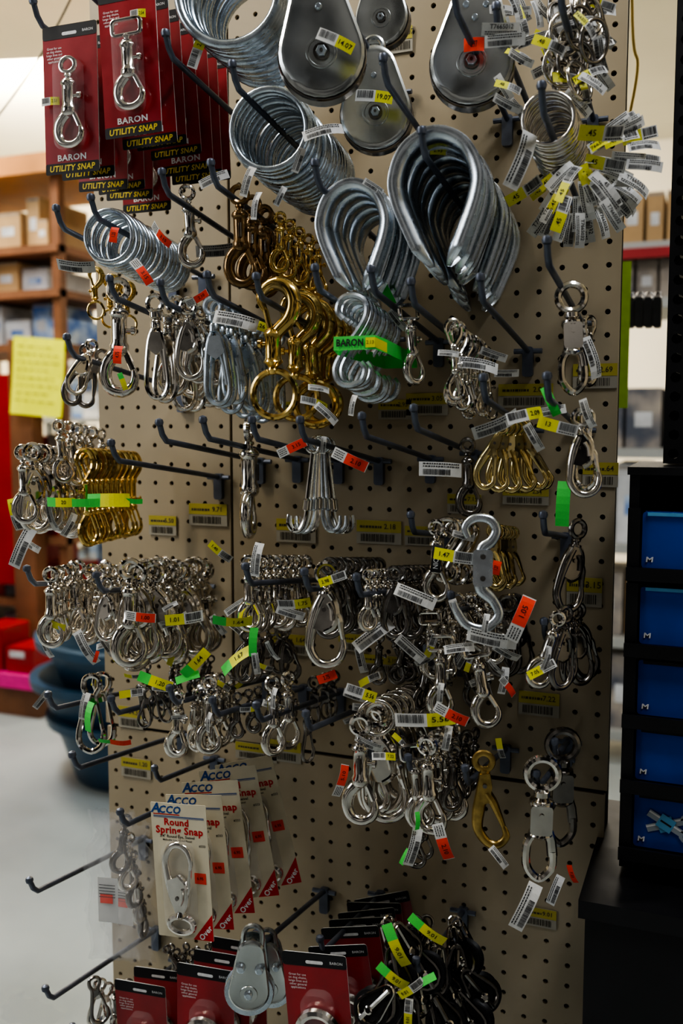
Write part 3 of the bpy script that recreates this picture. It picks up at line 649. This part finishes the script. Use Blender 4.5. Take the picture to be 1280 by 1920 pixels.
T(985,1702,'w',65,98,'',.2);T(1072,1640,'s',-70,40,'7.22',.12);T(1040,1670,'w',70,60,'',.12);T(742,1775,'gy',-65,95,'9.01',.25,8,.8);T(770,1855,'yw',38,60,'9.01',.255,8);T(795,1840,'g',38,50,'',.25);T(800,1745,'gy',-35,85,'9.01',.21,8,.8)
T(765,1900,'yw',88,55,'9.01',.255,8);T(735,1832,'gy',-35,70,'9.01',.255,8);T(390,1355,'w',85,40,'',.22);T(335,1345,'w',0,30,'',.235)
random.seed(23)
for i in range(26):
    T(random.uniform(660,960),random.uniform(1110,1420),'w' if i%4 else random.choice(['yw','r']),random.uniform(-80,80),random.uniform(35,60),'',random.uniform(.1,.17))
for i in range(22):
    T(random.uniform(60,520),random.choice([random.uniform(1130,1230),random.uniform(1240,1330)]),'w' if i%3 else 'yw',random.uniform(-80,80),random.uniform(30,50),'',random.uniform(.1,.2))
random.seed(5)
for i in range(60):
    a=random.uniform(-150,38); rr=random.uniform(45,130); cu,cv=1085,290
    u=cu+math.cos(math.radians(a))*rr; v=cv-math.sin(math.radians(a))*rr*1.15
    T(u,v,random.choice(['yw','yw','t','w','t']),a if abs(a)<90 else a+180,random.uniform(65,82),random.choice(['.45','45','T7665032']),random.uniform(.08,.19))
for i in range(56):
    u=random.uniform(940,1135); v=random.uniform(5,210)
    if 985<u<1060 and v>150: continue
    a=random.uniform(-80,30); T(u,v,random.choice(['yw','t','w']),a,random.uniform(52,70),random.choice(['.48','.39','T7665012']),random.uniform(.08,.2))
T(978,300,'w',68,115,'',.22);T(1130,250,'yw',2,100,'.45',.2);T(950,195,'w',-30,60,'',.21);T(940,55,'t',3,80,'T7665012',.22);T(945,75,'w',-3,80,'',.22)
def band():
    p=P(664,643,.226); a=M(); s=mpp(p)
    w,hh,dp=42*s,13*s,.11
    fx=.006
    o=[(-w,0),(w,0),(w*1.25,.02),(w*1.1+fx,dp),(-w*.6+fx,dp),(-w*1.15,.02)]
    n=len(o); dz=[0,0,-.003,-.012,-.012,-.003]
    a.add([(x,y,-hh+dz[i]) for i,(x,y) in enumerate(o)]+[(x,y,hh+dz[i]) for i,(x,y) in enumerate(o)],[(i,(i+1)%n,(i+1)%n+n,i+n) for i in range(n)],'green_sticker')
    a.text('BARON',(-w*.2,-.001,0),hh*1.4,'black_ink',0,0,.85,True)
    a.add([(w,-.0008,-hh*.7),(w*1.24,.0192,-hh*.7-.004),(w*1.24,.0192,hh*.7-.004),(w,-.0008,hh*.7)],[(0,1,2,3)],'yellow_paper')
    a.rect(w*.55,-hh*.7,w,hh*.7,-.001,'yellow_paper'); a.text('2.13',(w*.78,-.0018,0),hh*.7,'black_ink')
    o=new('bundle_band',a.build('bundle_band',False),None,Matrix.Translation(p)); tagit(o,'bright green band wrapped around zinc S hooks','label band')
band()
# ---------------------------------------------------------------- pegboard
PT=.0254
def perf(nx,nz,x0,z0,name,mt='pegboard_paint',r=.0032,pt=PT,th=.005):
    vs=[];fs=[]
    for i in range(nx):
        for j in range(nz):
            cx=x0+(i+.5)*pt; cz=z0+(j+.5)*pt; o=len(vs); h=pt/2
            for k,(sx,sz) in enumerate(((1,0),(1,1),(0,1),(-1,1),(-1,0),(-1,-1),(0,-1),(1,-1))): vs.append((cx+sx*h,0,cz+sz*h))
            for y in(0,th):
                for k in range(8):
                    a=math.pi*k/4; vs.append((cx+r*math.cos(a),y,cz+r*math.sin(a)))
            for k in range(8):
                l=(k+1)%8; fs.append((o+k,o+8+k,o+8+l,o+l)); fs.append((o+8+k,o+16+k,o+16+l,o+8+l))
    W=nx*pt;H=nz*pt;o=len(vs)
    vs+= [(x0,0,z0),(x0+W,0,z0),(x0+W,0,z0+H),(x0,0,z0+H),(x0,th,z0),(x0+W,th,z0),(x0+W,th,z0+H),(x0,th,z0+H)]
    fs+=[(o,o+1,o+5,o+4),(o+1,o+2,o+6,o+5),(o+2,o+3,o+7,o+6),(o+3,o,o+4,o+7)]
    m=M(); m.add(vs,fs,mt); return m.build(name,False)
zs=P(780,1437,0).z
XR=-.108
nz=int((2.45-zs)/PT)
o=new('pegboard_panel',perf(19,nz,XR-19*PT,zs+.002,'pegboard_panel')); tagit(o,'beige painted pegboard panel with rows of holes','pegboard','pegboard panels')
o=new('pegboard_panel',perf(8,nz,XR-27*PT-.004,zs+.002,'pegboard_panel')); tagit(o,'narrow beige pegboard panel beside the main one','pegboard','pegboard panels')
nl=int((zs-.25)/PT)
o=new('pegboard_panel',perf(27,nl,XR-27*PT-.002,zs-.003-nl*PT,'pegboard_panel')); tagit(o,'lower beige pegboard panel under the seam','pegboard','pegboard panels')
m=M(); m.box((XR-27*PT,.0065,0),(XR-.003,.05,2.5),'board_back'); o=new('wooden_partition',m.build('wooden_partition',False)); tagit(o,'dark wooden partition backing the pegboard display','partition')
def plabel(u,v,w,hh,txt):
    p=P(u,v,.0015); s=mpp(p); a=M(); W=w*s/2*1.08; H=hh*s/2*.92
    a.box((-W,-.0006,-H),(W,.0006,H),'faded_white'); a.rect(-W,0.0,W,H,-.0009,'faded_yellow')
    a.text(txt,(W*.5,-.0012,H*.5),H*.62,'faded_ink')
    rr=random.Random(int(u)); x=-W*.8
    while x<W*.7:
        q=rr.choice((.0006,.001,.0015)); a.rect(x,-H*.8,x+q,-H*.15,-.001,'faded_ink'); x+=q+rr.choice((.0007,.0012))
    x=-W*.85
    while x<W*.1:
        q=rr.uniform(.001,.004); a.rect(x,H*.35,x+q,H*.55,-.0012,'faded_ink'); x+=q+.001
    o=new('price_label',a.build('price_label',False),None,Matrix.Translation(p)); tagit(o,'faded yellow and white barcode label stuck on pegboard','price label','price labels on the pegboard')
for u,v,w,hh,t in ((1115,705,75,50,'2.69'),(1125,890,60,50,'.64'),(985,742,95,48,'2.09'),(800,758,75,45,'3.05'),(740,768,60,40,'2.95'),(390,965,75,45,'9.71'),(305,985,55,40,'5.50'),(555,995,75,48,'1.95'),(710,998,82,48,'2.18'),(790,1005,60,40,'1.70'),
    (545,1208,75,42,'1.64'),(530,1408,70,45,'2.98'),(480,1410,80,35,'3.15'),(255,1440,60,40,'1.20'),(715,1245,80,36,'2.10'),(660,1205,50,36,'1.47'),(985,930,80,36,'2.54'),(245,1345,50,45,'4.50'),(1095,1110,60,60,'3.15'),(1010,1320,70,50,'7.22'),(1010,1720,60,40,'9.01'),(530,770,60,36,'4.25'),(870,945,60,40,'7.15'),(750,75,45,50,'14.07')): plabel(u,v,w,hh,t)
def bag(u,v,d,wpx,hpx,seed,yaw):
    a=M(); n,mn=14,24; c=P(u,v,d); s=mpp(c); W=wpx*s;H=hpx*s; rr=random.Random(seed)
    vs=[]
    for sd in(-1,1):
        for j in range(mn+1):
            for i in range(n+1):
                x=(i/n-.5);z=(j/mn-.5); e=(1-(2*x)**2)*(1-(2*z)**4)
                w=1-.12*math.sin(j*.7)-(.18 if z>.3 else 0)
                vs.append((x*W*w+rr.uniform(-1,1)*.0015,sd*(.004+.012*e)+rr.uniform(-1,1)*.0025,z*H+rr.uniform(-1,1)*.002))
    fs=[];N=(n+1)*(mn+1)
    for sd in range(2):
        for j in range(mn):
            for i in range(n):
                q=sd*N+j*(n+1)+i; fs.append((q,q+1,q+n+2,q+n+1))
    a.add(vs,fs,'bag_plastic')
    r=new('plastic_bag',None,None,Matrix.Translation(c)@Matrix.Rotation(yaw,4,'Z')); tagit(r,'clear crumpled plastic bag of hardware on a hook','plastic bag','clear hardware bags')
    o=bpy.data.objects.new('bag_film',a.build('bag_film')); COL.objects.link(o); o.parent=r
    b=M(); b.rect(-W*.3,-H*.25,W*.1,H*.05,-.001,'white_paper'); b.rect(-W*.25,-H*.12,W*.0,-H*.06,-.002,'red_sticker')
    for k in range(5): b.rect(-W*.27,H*(.0-.02*k),W*.05,H*(.005-.02*k),-.002,'black_ink')
    o=bpy.data.objects.new('insert_card',b.build('insert_card',False)); COL.objects.link(o); o.parent=r
bag(212,1660,.225,100,290,3,.2); bag(240,1670,.165,105,270,8,.1)
for i in range(5):
    thing('bolt_snap','nickel' if i%2 else 'dark_steel',P(236+i*6,1530+i*34,.19-.006*i),.07,40+i*15,0,8-i*5,'metal snap stored inside a clear bag','bagged metal snaps')
# ---------------------------------------------------------------- drawer organizer & rack
def organizer():
    yf=-.085
    tl=P(1180,890,.085); bl=P(1150,1625,.085)
    x0=tl.x; x1=x0+.30; zt=tl.z; zb=bl.z
    r=new('parts_organizer',None,None,Matrix.Translation((x0,yf,zb))); tagit(r,'black plastic organizer with blue boxed drawers','organizer')
    a=M(); W=x1-x0; H=zt-zb
    a.box((0,.004,0),(.010,.16,H),'black_plastic'); a.box((W-.01,.004,0),(W,.16,H),'black_plastic'); a.box((0,.15,0),(W,.16,H),'black_plastic'); a.box((-.002,-.002,H),(W,.16,H+.008),'black_plastic')
    rows=((960,1065),(1100,1207),(1237,1340),(1365,1462),(1488,1588))
    zz=[(P(1205,a_,.085).z-zb,P(1205,b_,.085).z-zb) for a_,b_ in rows]
    for zt_,zb_ in zz:
        a.box((0,-.012,zb_-.012),(W,.16,zb_-.006),'black_plastic'); a.box((0,-.014,zb_-.012),(W,-.010,zb_+.002),'black_plastic')
        a.box((0,-.006,zb_-.002),(.012,.16,zt_+.004),'black_plastic')
    o=bpy.data.objects.new('cabinet_frame',a.build('cabinet_frame',False)); COL.objects.link(o); o.parent=r
    for i,(zt_,zb_) in enumerate(zz):
        for c in range(2):
            b=M(); xa=.014+c*.14; xb=xa+.13; h=zt_-zb_
            b.slab(rrect((xa+xb)/2,(zt_+zb_)/2,xb-xa,h,.003,2),0,.14,'blue_box')
            b.text('M',(xa+.008,-.001,zb_+.009),.0075,'white_print',0,.1,1.3,True)
            if i==4:
                cx,cz=xa+.034,zb_+h*.5
                def poly(pts,mt,y): b.add([(cx+x,y,cz+z) for x,z in pts],[tuple(range(len(pts)))],mt)
                for ang,y_ in((.35,-.001),(-.5,-.002)):
                    ca,sa=math.cos(ang),math.sin(ang)
                    R_=lambda x,z:(x*ca-z*sa,x*sa+z*ca)
                    poly([R_(*q) for q in((-.022,-.004),(.02,-.004),(.02,.004),(-.022,.004))],'grey_print',y_)
                    poly([R_(*q) for q in((-.022,.001),(.02,.001),(.02,.0028),(-.022,.0028))],'white_print',y_-.0002)
                    poly([R_(*q) for q in((-.010,-.0075),(.006,-.0075),(.006,.0075),(-.010,.0075))],'light_blue_print',y_-.0003)
                    poly([R_(*q) for q in((-.008,-.001),(.004,-.001),(.004,.001),(-.008,.001))],'black_ink',y_-.0005)
                    poly([R_(.021+.0075*math.cos(t*.785),.0075*math.sin(t*.785)) for t in range(8)],'grey_print',y_-.0002)
                    poly([R_(.021+.0035*math.cos(t*.785),.0035*math.sin(t*.785)) for t in range(8)],'blue_box',y_-.0004)
            elif i==3:
                b.add([(xa+.052,-.001,zb_+.006),(xa+.075,-.001,zb_+.018),(xa+.08,-.001,zb_+.014),(xa+.06,-.001,zb_+.003)],[(0,1,2,3)],'white_print')
                b.add([(xa+.056,-.0012,zb_+.007),(xa+.07,-.0012,zb_+.014),(xa+.072,-.0012,zb_+.011),(xa+.06,-.0012,zb_+.005)],[(0,1,2,3)],'light_blue_print')
            else:
                b.rect(xa+.05,zb_+h*.5,xa+.056,zb_+h*.58,-.001,'white_print')
            b.box((xa+.005,-.003,zt_-.0035),(xb-.005,0,zt_),'light_blue_print' if i<2 else 'black_plastic')
            o=bpy.data.objects.new('drawer',b.build('drawer',False)); COL.objects.link(o); o.parent=r; o['label']='blue printed drawer box'
    q=P(1242,880,.04)
    m=perf(12,int((2.6-zt-.01)/.02),0,0,'rack_upright','black_plastic',.0055,.02,.02)
    u=new('perforated_rack',m,None,Matrix.Translation((q.x,-.04,zt+.0105))); tagit(u,'tall black perforated metal rack upright','metal rack')
    m=M(); m.box((q.x,.03,zt+.0105),(q.x+.24,.05,2.6),'black_plastic'); 
    o=new('back_sheet',m.build('back_sheet',False),u); o.matrix_parent_inverse=u.matrix_world.inverted()
    t=P(1098,1655,.15); tz=min(t.z,zb-.006)
    m=M(); m.box((t.x,-.15,0),(t.x+.42,.12,tz-.02),'black_plastic'); m.box((t.x-.006,-.158,tz-.02),(t.x+.43,.12,tz-.001),'black_plastic')
    for k in range(3): m.box((t.x+.03,-.156,.1+.25*k),(t.x+.38,-.15,.32+.25*k),'black_plastic')
    o=new('storage_bench',m.build('storage_bench',False)); tagit(o,'black plastic storage bench under the drawer organizer','storage cabinet')
    m=M(); m.box((x0+.01,-.08,tz),(x1,.1,zb-.0005),'black_plastic'); o=new('organizer_plinth',m.build('organizer_plinth',False)); tagit(o,'black plinth supporting the drawer organizer','stand')
organizer()
# ---------------------------------------------------------------- room
def struct(name,a,b,mt):
    m=M(); m.box(a,b,mt); o=new(name,m.build(name,False)); o['kind']='structure'; o['label']={'f':'grey painted concrete shop floor','c':'pale cream shop ceiling','w':'cream painted shop wall'}[name[0]]; o['category']=name.split('_')[0]; return o
struct('floor',(-9,-3,-.1),(5,9,0),'concrete'); struct('ceiling',(-9,-3,4.2),(5,9,4.3),'ceiling_paint')
struct('wall_back',(-9,8.9,0),(5,9,4.2),'wall_paint'); struct('wall_left',(-9,-3,0),(-8.9,8.9,4.2),'wall_paint'); struct('wall_right',(4.9,-3,0),(5,8.9,4.2),'wall_paint')
def simple(name,label,cat,a,b,mt,bev=0,group=None):
    m=M(); m.box(a,b,mt,bev); o=new(name,m.build(name,False)); tagit(o,label,cat,group); return o
GL={'cardboard':'brown cardboard box on a store shelf','mixed_goods':'dark mixed packaged goods on a store shelf','white_goods':'white packaged goods on a store shelf','blue_goods':'blue and white packages on a store shelf','red_plastic':'red plastic package on a store shelf','yellow_goods':'yellow package on a store shelf'}
def gbox(a,b,mt2):
    m=M(); m.box(a,b,mt2); w=b[0]-a[0];h=b[2]-a[2]
    m.rect(a[0]+w*.25,a[2]+h*.35,a[0]+w*.75,a[2]+h*.6,a[1]-.001,'white_goods' if mt2!='white_goods' else 'blue_goods')
    m.rect(a[0],a[2]+h*.93,b[0],a[2]+h*.97,a[1]-.0015,'mixed_goods')
    o=new('stock_box',m.build('stock_box',False)); tagit(o,GL[mt2],'box','stock on the store shelves')
def shelf_unit(x0,x1,y0,y1,levels,top,seed,label,goods,mt='shelf_metal',wr=(.12,.3),hr=(.14,.4)):
    r=new('store_shelf',None,None,Matrix.Translation((x0,y0,0))); tagit(r,label,'shelf'); W=x1-x0;D=y1-y0
    a=M()
    for x in(0,W-.05):
        for y in(0,D-.05): a.box((x,y,0),(x+.05,y+.05,top),mt)
    o=bpy.data.objects.new('post',a.build('post',False)); COL.objects.link(o); o.parent=r
    for z in levels:
        b=M(); b.box((0,-.02,z-.04),(W,D,z),mt); o=bpy.data.objects.new('shelf_board',b.build('shelf_board',False)); COL.objects.link(o); o.parent=r
    rr=random.Random(seed)
    for li,z in enumerate(levels):
        nx=levels[li+1] if li+1<len(levels) else z+.55
        x=.06
        while x<W-.1:
            w=rr.uniform(*wr); h=min(nx-z-.06,rr.uniform(*hr)); mt2=rr.choice(goods[li%len(goods)]); dy=rr.uniform(0,.08)
            if x+w>W-.05: break
            gbox((x0+x,y0+.02+dy,z+.001),(x0+x+w,y0+D*.8,z+h),mt2)
            x+=w+.012
YS=3.0
zA=P(50,545,-YS).z; zB=P(50,645,-YS).z; zC=P(50,462,-YS).z
a1=P(-160,500,-YS).x; a2=P(112,500,-YS).x
zt_=P(20,335,-YS).z
shelf_unit(a1,a2,YS,YS+.6,[.15,.5,.85,1.2,zB,zA,zC],zt_,6,'brown wooden store shelving with cardboard boxes',[['red_plastic','mixed_goods'],['red_plastic','mixed_goods'],['mixed_goods','red_plastic','white_goods'],['mixed_goods','red_plastic'],['white_goods','blue_goods'],['cardboard','white_goods'],['cardboard']],'wood',(.07,.17),(.1,.3))
simple('roof_beam','orange brown wooden beam above the shelving','beam',(a1,YS-.05,zt_+.001),(a2+.35,YS+.65,zt_+.10),'orange_wood')
q=P(60,300,-YS-.3); m=M(); m.box((-.05,-1.4,-.06),(.05,1.4,.06),'orange_wood')
o=new('rafter',m.build('rafter',False),None,Matrix.Translation((a2-.15,YS+1.3,zt_+.22))@Matrix.Rotation(.5,4,'Z')); tagit(o,'weathered wooden rafter over the shelving','beam')
b1=P(75,500,-5.4).x; b2=P(330,500,-5.4).x
shelf_unit(b1,b2,5.4,5.9,[.15,.6,1.05,1.5,1.95],2.3,9,'grey metal shelving packed with small hardware',[['mixed_goods','blue_goods'],['mixed_goods','blue_goods'],['white_goods','mixed_goods','blue_goods'],['white_goods','blue_goods'],['white_goods','mixed_goods']],'shelf_metal',(.06,.16),(.12,.4))
c1=P(1130,500,-3).x
shelf_unit(c1-.1,c1+.9,3.0,3.5,[.15,.55,.95,1.35,P(1200,560,-3).z,P(1200,455,-3).z],P(1200,350,-3).z,13,'grey store shelving stocked with mixed packages',[['mixed_goods','white_goods'],['mixed_goods','cardboard'],['white_goods','mixed_goods'],['mixed_goods'],['mixed_goods'],['cardboard','yellow_goods']],'shelf_metal',(.06,.16),(.12,.35))
q=P(1200,470,-2.9); simple('shelf_edge_strip','red plastic price strip along a shelf edge','shelf strip',(c1-.1,2.95,q.z-.02),(c1+.9,2.97,q.z+.02),'red_plastic')
q=P(1176,490,-.5);q2=P(1176,765,-.5); simple('marking_strip','lime yellow vertical strip hanging beside the rack','strip',(q.x-.009,.5,q2.z),(q.x+.006,.502,q.z),'lime_strip')
for k in range(4):
    q=P(1180+k*17,585,-.7); s=mpp(q)
    m=M(); m.slab(rrect(0,0,15*s,55*s,.004,3),0,.03,'black_plastic'); m.torus((0,.015,32*s),.006,.0015,'dark_steel'); o=new('black_padlock_pack',m.build('black_padlock_pack'),None,Matrix.Translation(q)); tagit(o,'small black packaged item hanging in a row','packaged item','black hanging packages')
q=P(1185,40,-.3); q2=P(1182,205,-.3); m=M(); m.tube(spline([q+Vector((-.01,0,.3)),q,(q+q2)/2+Vector((.008,0,0)),q2,q2+Vector((-.005,0,-.02))],6),.002,'yellow_goods'); o=new('hanging_cord',m.build('hanging_cord')); tagit(o,'thin yellow cord hanging beside the pegboard','cord')
q=P(80,98,-.6); q2=P(-20,240,-.6); m=M(); m.tube(spline([q+Vector((.15,0,.2)),q,q2],6),.002,'black_plastic'); o=new('power_cable',m.build('power_cable')); tagit(o,'dark cable slanting across the ceiling area','cable')
def note():
    p=P(70,707,-(YS-.16)); s=mpp(p); w=104*s/2;h=145*s/2; m=M(); n=6; vs=[]
    for j in range(n+1):
        for i in range(n+1):
            x=-w+2*w*i/n; z=-h+2*h*j/n; vs.append((x,.006*math.sin(i*1.1+j*.6),z))
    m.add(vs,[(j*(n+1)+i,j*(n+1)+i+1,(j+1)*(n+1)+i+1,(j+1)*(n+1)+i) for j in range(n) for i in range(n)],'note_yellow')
    rr=random.Random(2)
    for k in range(8):
        x=-w*.8; z=h*(.75-.2*k)
        while x<w*(.75 if k%3 else .3):
            l=rr.uniform(.01,.04); m.rect(x,z,x+l,z+.007,-.009,'note_ink'); x+=l+.012
    o=new('paper_note',m.build('paper_note',False),None,Matrix.Translation(p)@Matrix.Rotation(.2,4,'Z')@Matrix.Rotation(math.radians(5),4,'Y')); tagit(o,'bright yellow handwritten paper note pinned to a post','paper note')
note()
q=P(42,760,-(YS-.1)); simple('wooden_post','reddish brown wooden post behind the yellow note','post',(q.x-.06,YS-.13,0),(q.x+.08,YS-.04,P(42,640,-YS).z),'wood')
g=G(20,1340); pw=P(72,1255,-g.y); zp=P(20,1262,-g.y).z
m=M(); m.box((pw.x-1.0,g.y,0),(pw.x,g.y+.26,zp-.07),'wood'); m.box((pw.x-1.02,g.y-.02,zp-.07),(pw.x+.02,g.y+.27,zp),'pink_tape')
o=new('display_plinth',m.build('display_plinth',False)); tagit(o,'low wooden plinth with hot pink edge','plinth')
for k in range(4):
    m=M(); x=pw.x-.02-.19*(k+1); 
    hh=.13+.09*(k%2)
    m.box((x,g.y+.01,zp+.001),(x+.17,g.y+.22,zp+hh),'red_plastic',.01); m.box((x+.03,g.y+.005,zp+hh-.05),(x+.12,g.y+.01,zp+hh-.02),'white_goods'); o=new('red_bin',m.build('red_bin',False)); tagit(o,'red plastic parts bin on a low plinth','bin','red bins on the plinth')
q=P(14,700,-(YS-.1)); q3=P(14,1100,-(YS-.1)); simple('red_sign_panel','red painted panel fixed to the shelving end','panel',(q.x-.25,YS-.035,q3.z),(q.x-.01,YS-.025,q.z),'red_plastic')
def tub(u,v,R,H,z0,dx,lab):
    g=G(u,v); a=M(); a.lathe([(R*.72,0),(R*.76,.01),(R*.98,H-.04),(R*1.08,H-.035),(R*1.09,H),(R*.99,H),(R*.72,.02),(.01,.02)],'tub_blue',(0,0,0),'z',36)
    for sx in(-1,1): a.tube(spline([Vector((sx*R*.98,-.07,H-.05)),Vector((sx*R*1.18,-.06,H-.03)),Vector((sx*R*1.18,.06,H-.03)),Vector((sx*R*.98,.07,H-.05))],4),.01,'tub_blue')
    o=new('plastic_tub',a.build('plastic_tub'),None,Matrix.Translation((g.x+dx,g.y,z0))@Matrix.Rotation(dx*.8,4,'Y')); tagit(o,lab,'tub','blue tubs on the floor')
tub(262,1445,.34,.28,0.001,0,'large dark blue plastic tub on the concrete floor')
tub(262,1445,.37,.28,.16,-.03,'dark blue plastic tub nested in another')
tub(262,1445,.40,.26,.34,.03,'dark blue plastic tub nested on top')
# ---------------------------------------------------------------- lights
def area(name,loc,tgt,sx,sy,en,col):
    l=bpy.data.lights.new(name,'AREA'); l.shape='RECTANGLE'; l.size=sx; l.size_y=sy; l.energy=en; l.color=col
    o=bpy.data.objects.new(name,l); COL.objects.link(o); o.location=loc
    o.rotation_euler=(Vector(tgt)-Vector(loc)).to_track_quat('-Z','Y').to_euler(); return o
area('ceiling_lamp',(-1.7,-.8,3.3),(-.5,0,1.7),.12,1.3,33,(1,.93,.82))
area('ceiling_lamp',(.75,-.8,3.3),(-.3,0,1.6),1.2,.12,24,(.92,.95,1))
area('fill_light',(-3.2,-2.2,2.4),(-.5,0,1.6),1.3,1.5,24,(.90,.95,1))  # unseen fill added to brighten the left faces of the metal
area('aisle_lamp',(-4.6,5.0,3.9),(-5.6,8.9,3.0),2.5,.8,520,(1,.90,.72))
area('aisle_lamp',(-4.0,2.4,4.0),(-3.4,3.2,1.0),1.6,.8,120,(1,.92,.78))
area('aisle_lamp',(-1.0,5.5,4.0),(-1,5.4,0),2.5,1.2,90,(1,.93,.82))
area('aisle_lamp',(-2.9,.9,4.0),(-2.4,1.2,0),1.2,.3,58,(.90,.95,1))
w=bpy.data.worlds.new('world'); S.world=w; w.use_nodes=True
nt=w.node_tree; bg=nt.nodes['Background']; tc=nt.nodes.new('ShaderNodeTexCoord'); nz=nt.nodes.new('ShaderNodeTexNoise'); nz.inputs['Scale'].default_value=4
rp=nt.nodes.new('ShaderNodeValToRGB'); rp.color_ramp.elements[0].position=.47; rp.color_ramp.elements[1].position=.60; rp.color_ramp.elements[0].color=(.01,.01,.012,1); rp.color_ramp.elements[1].color=(.8,.76,.70,1)
nt.links.new(tc.outputs['Generated'],nz.inputs['Vector']); nt.links.new(nz.outputs['Fac'],rp.inputs['Fac']); nt.links.new(rp.outputs['Color'],bg.inputs['Color']); bg.inputs['Strength'].default_value=.35
# ---------------------------------------------------------------- camera
cd=bpy.data.cameras.new('camera'); co=bpy.data.objects.new('camera',cd); COL.objects.link(co)
co.location=CAM; co.rotation_euler=(math.radians(84.7),0,math.radians(21.7))
cd.sensor_fit='VERTICAL'; cd.sensor_height=22.3; cd.sensor_width=14.87; cd.lens=F/1920*22.3
cd.dof.use_dof=True; cd.dof.focus_distance=1.02; cd.dof.aperture_fstop=2.8
cd.clip_start=.05
S.camera=co
try:
    S.view_settings.view_transform='AgX'; S.view_settings.look='AgX - High Contrast'
except Exception as e: print(e)
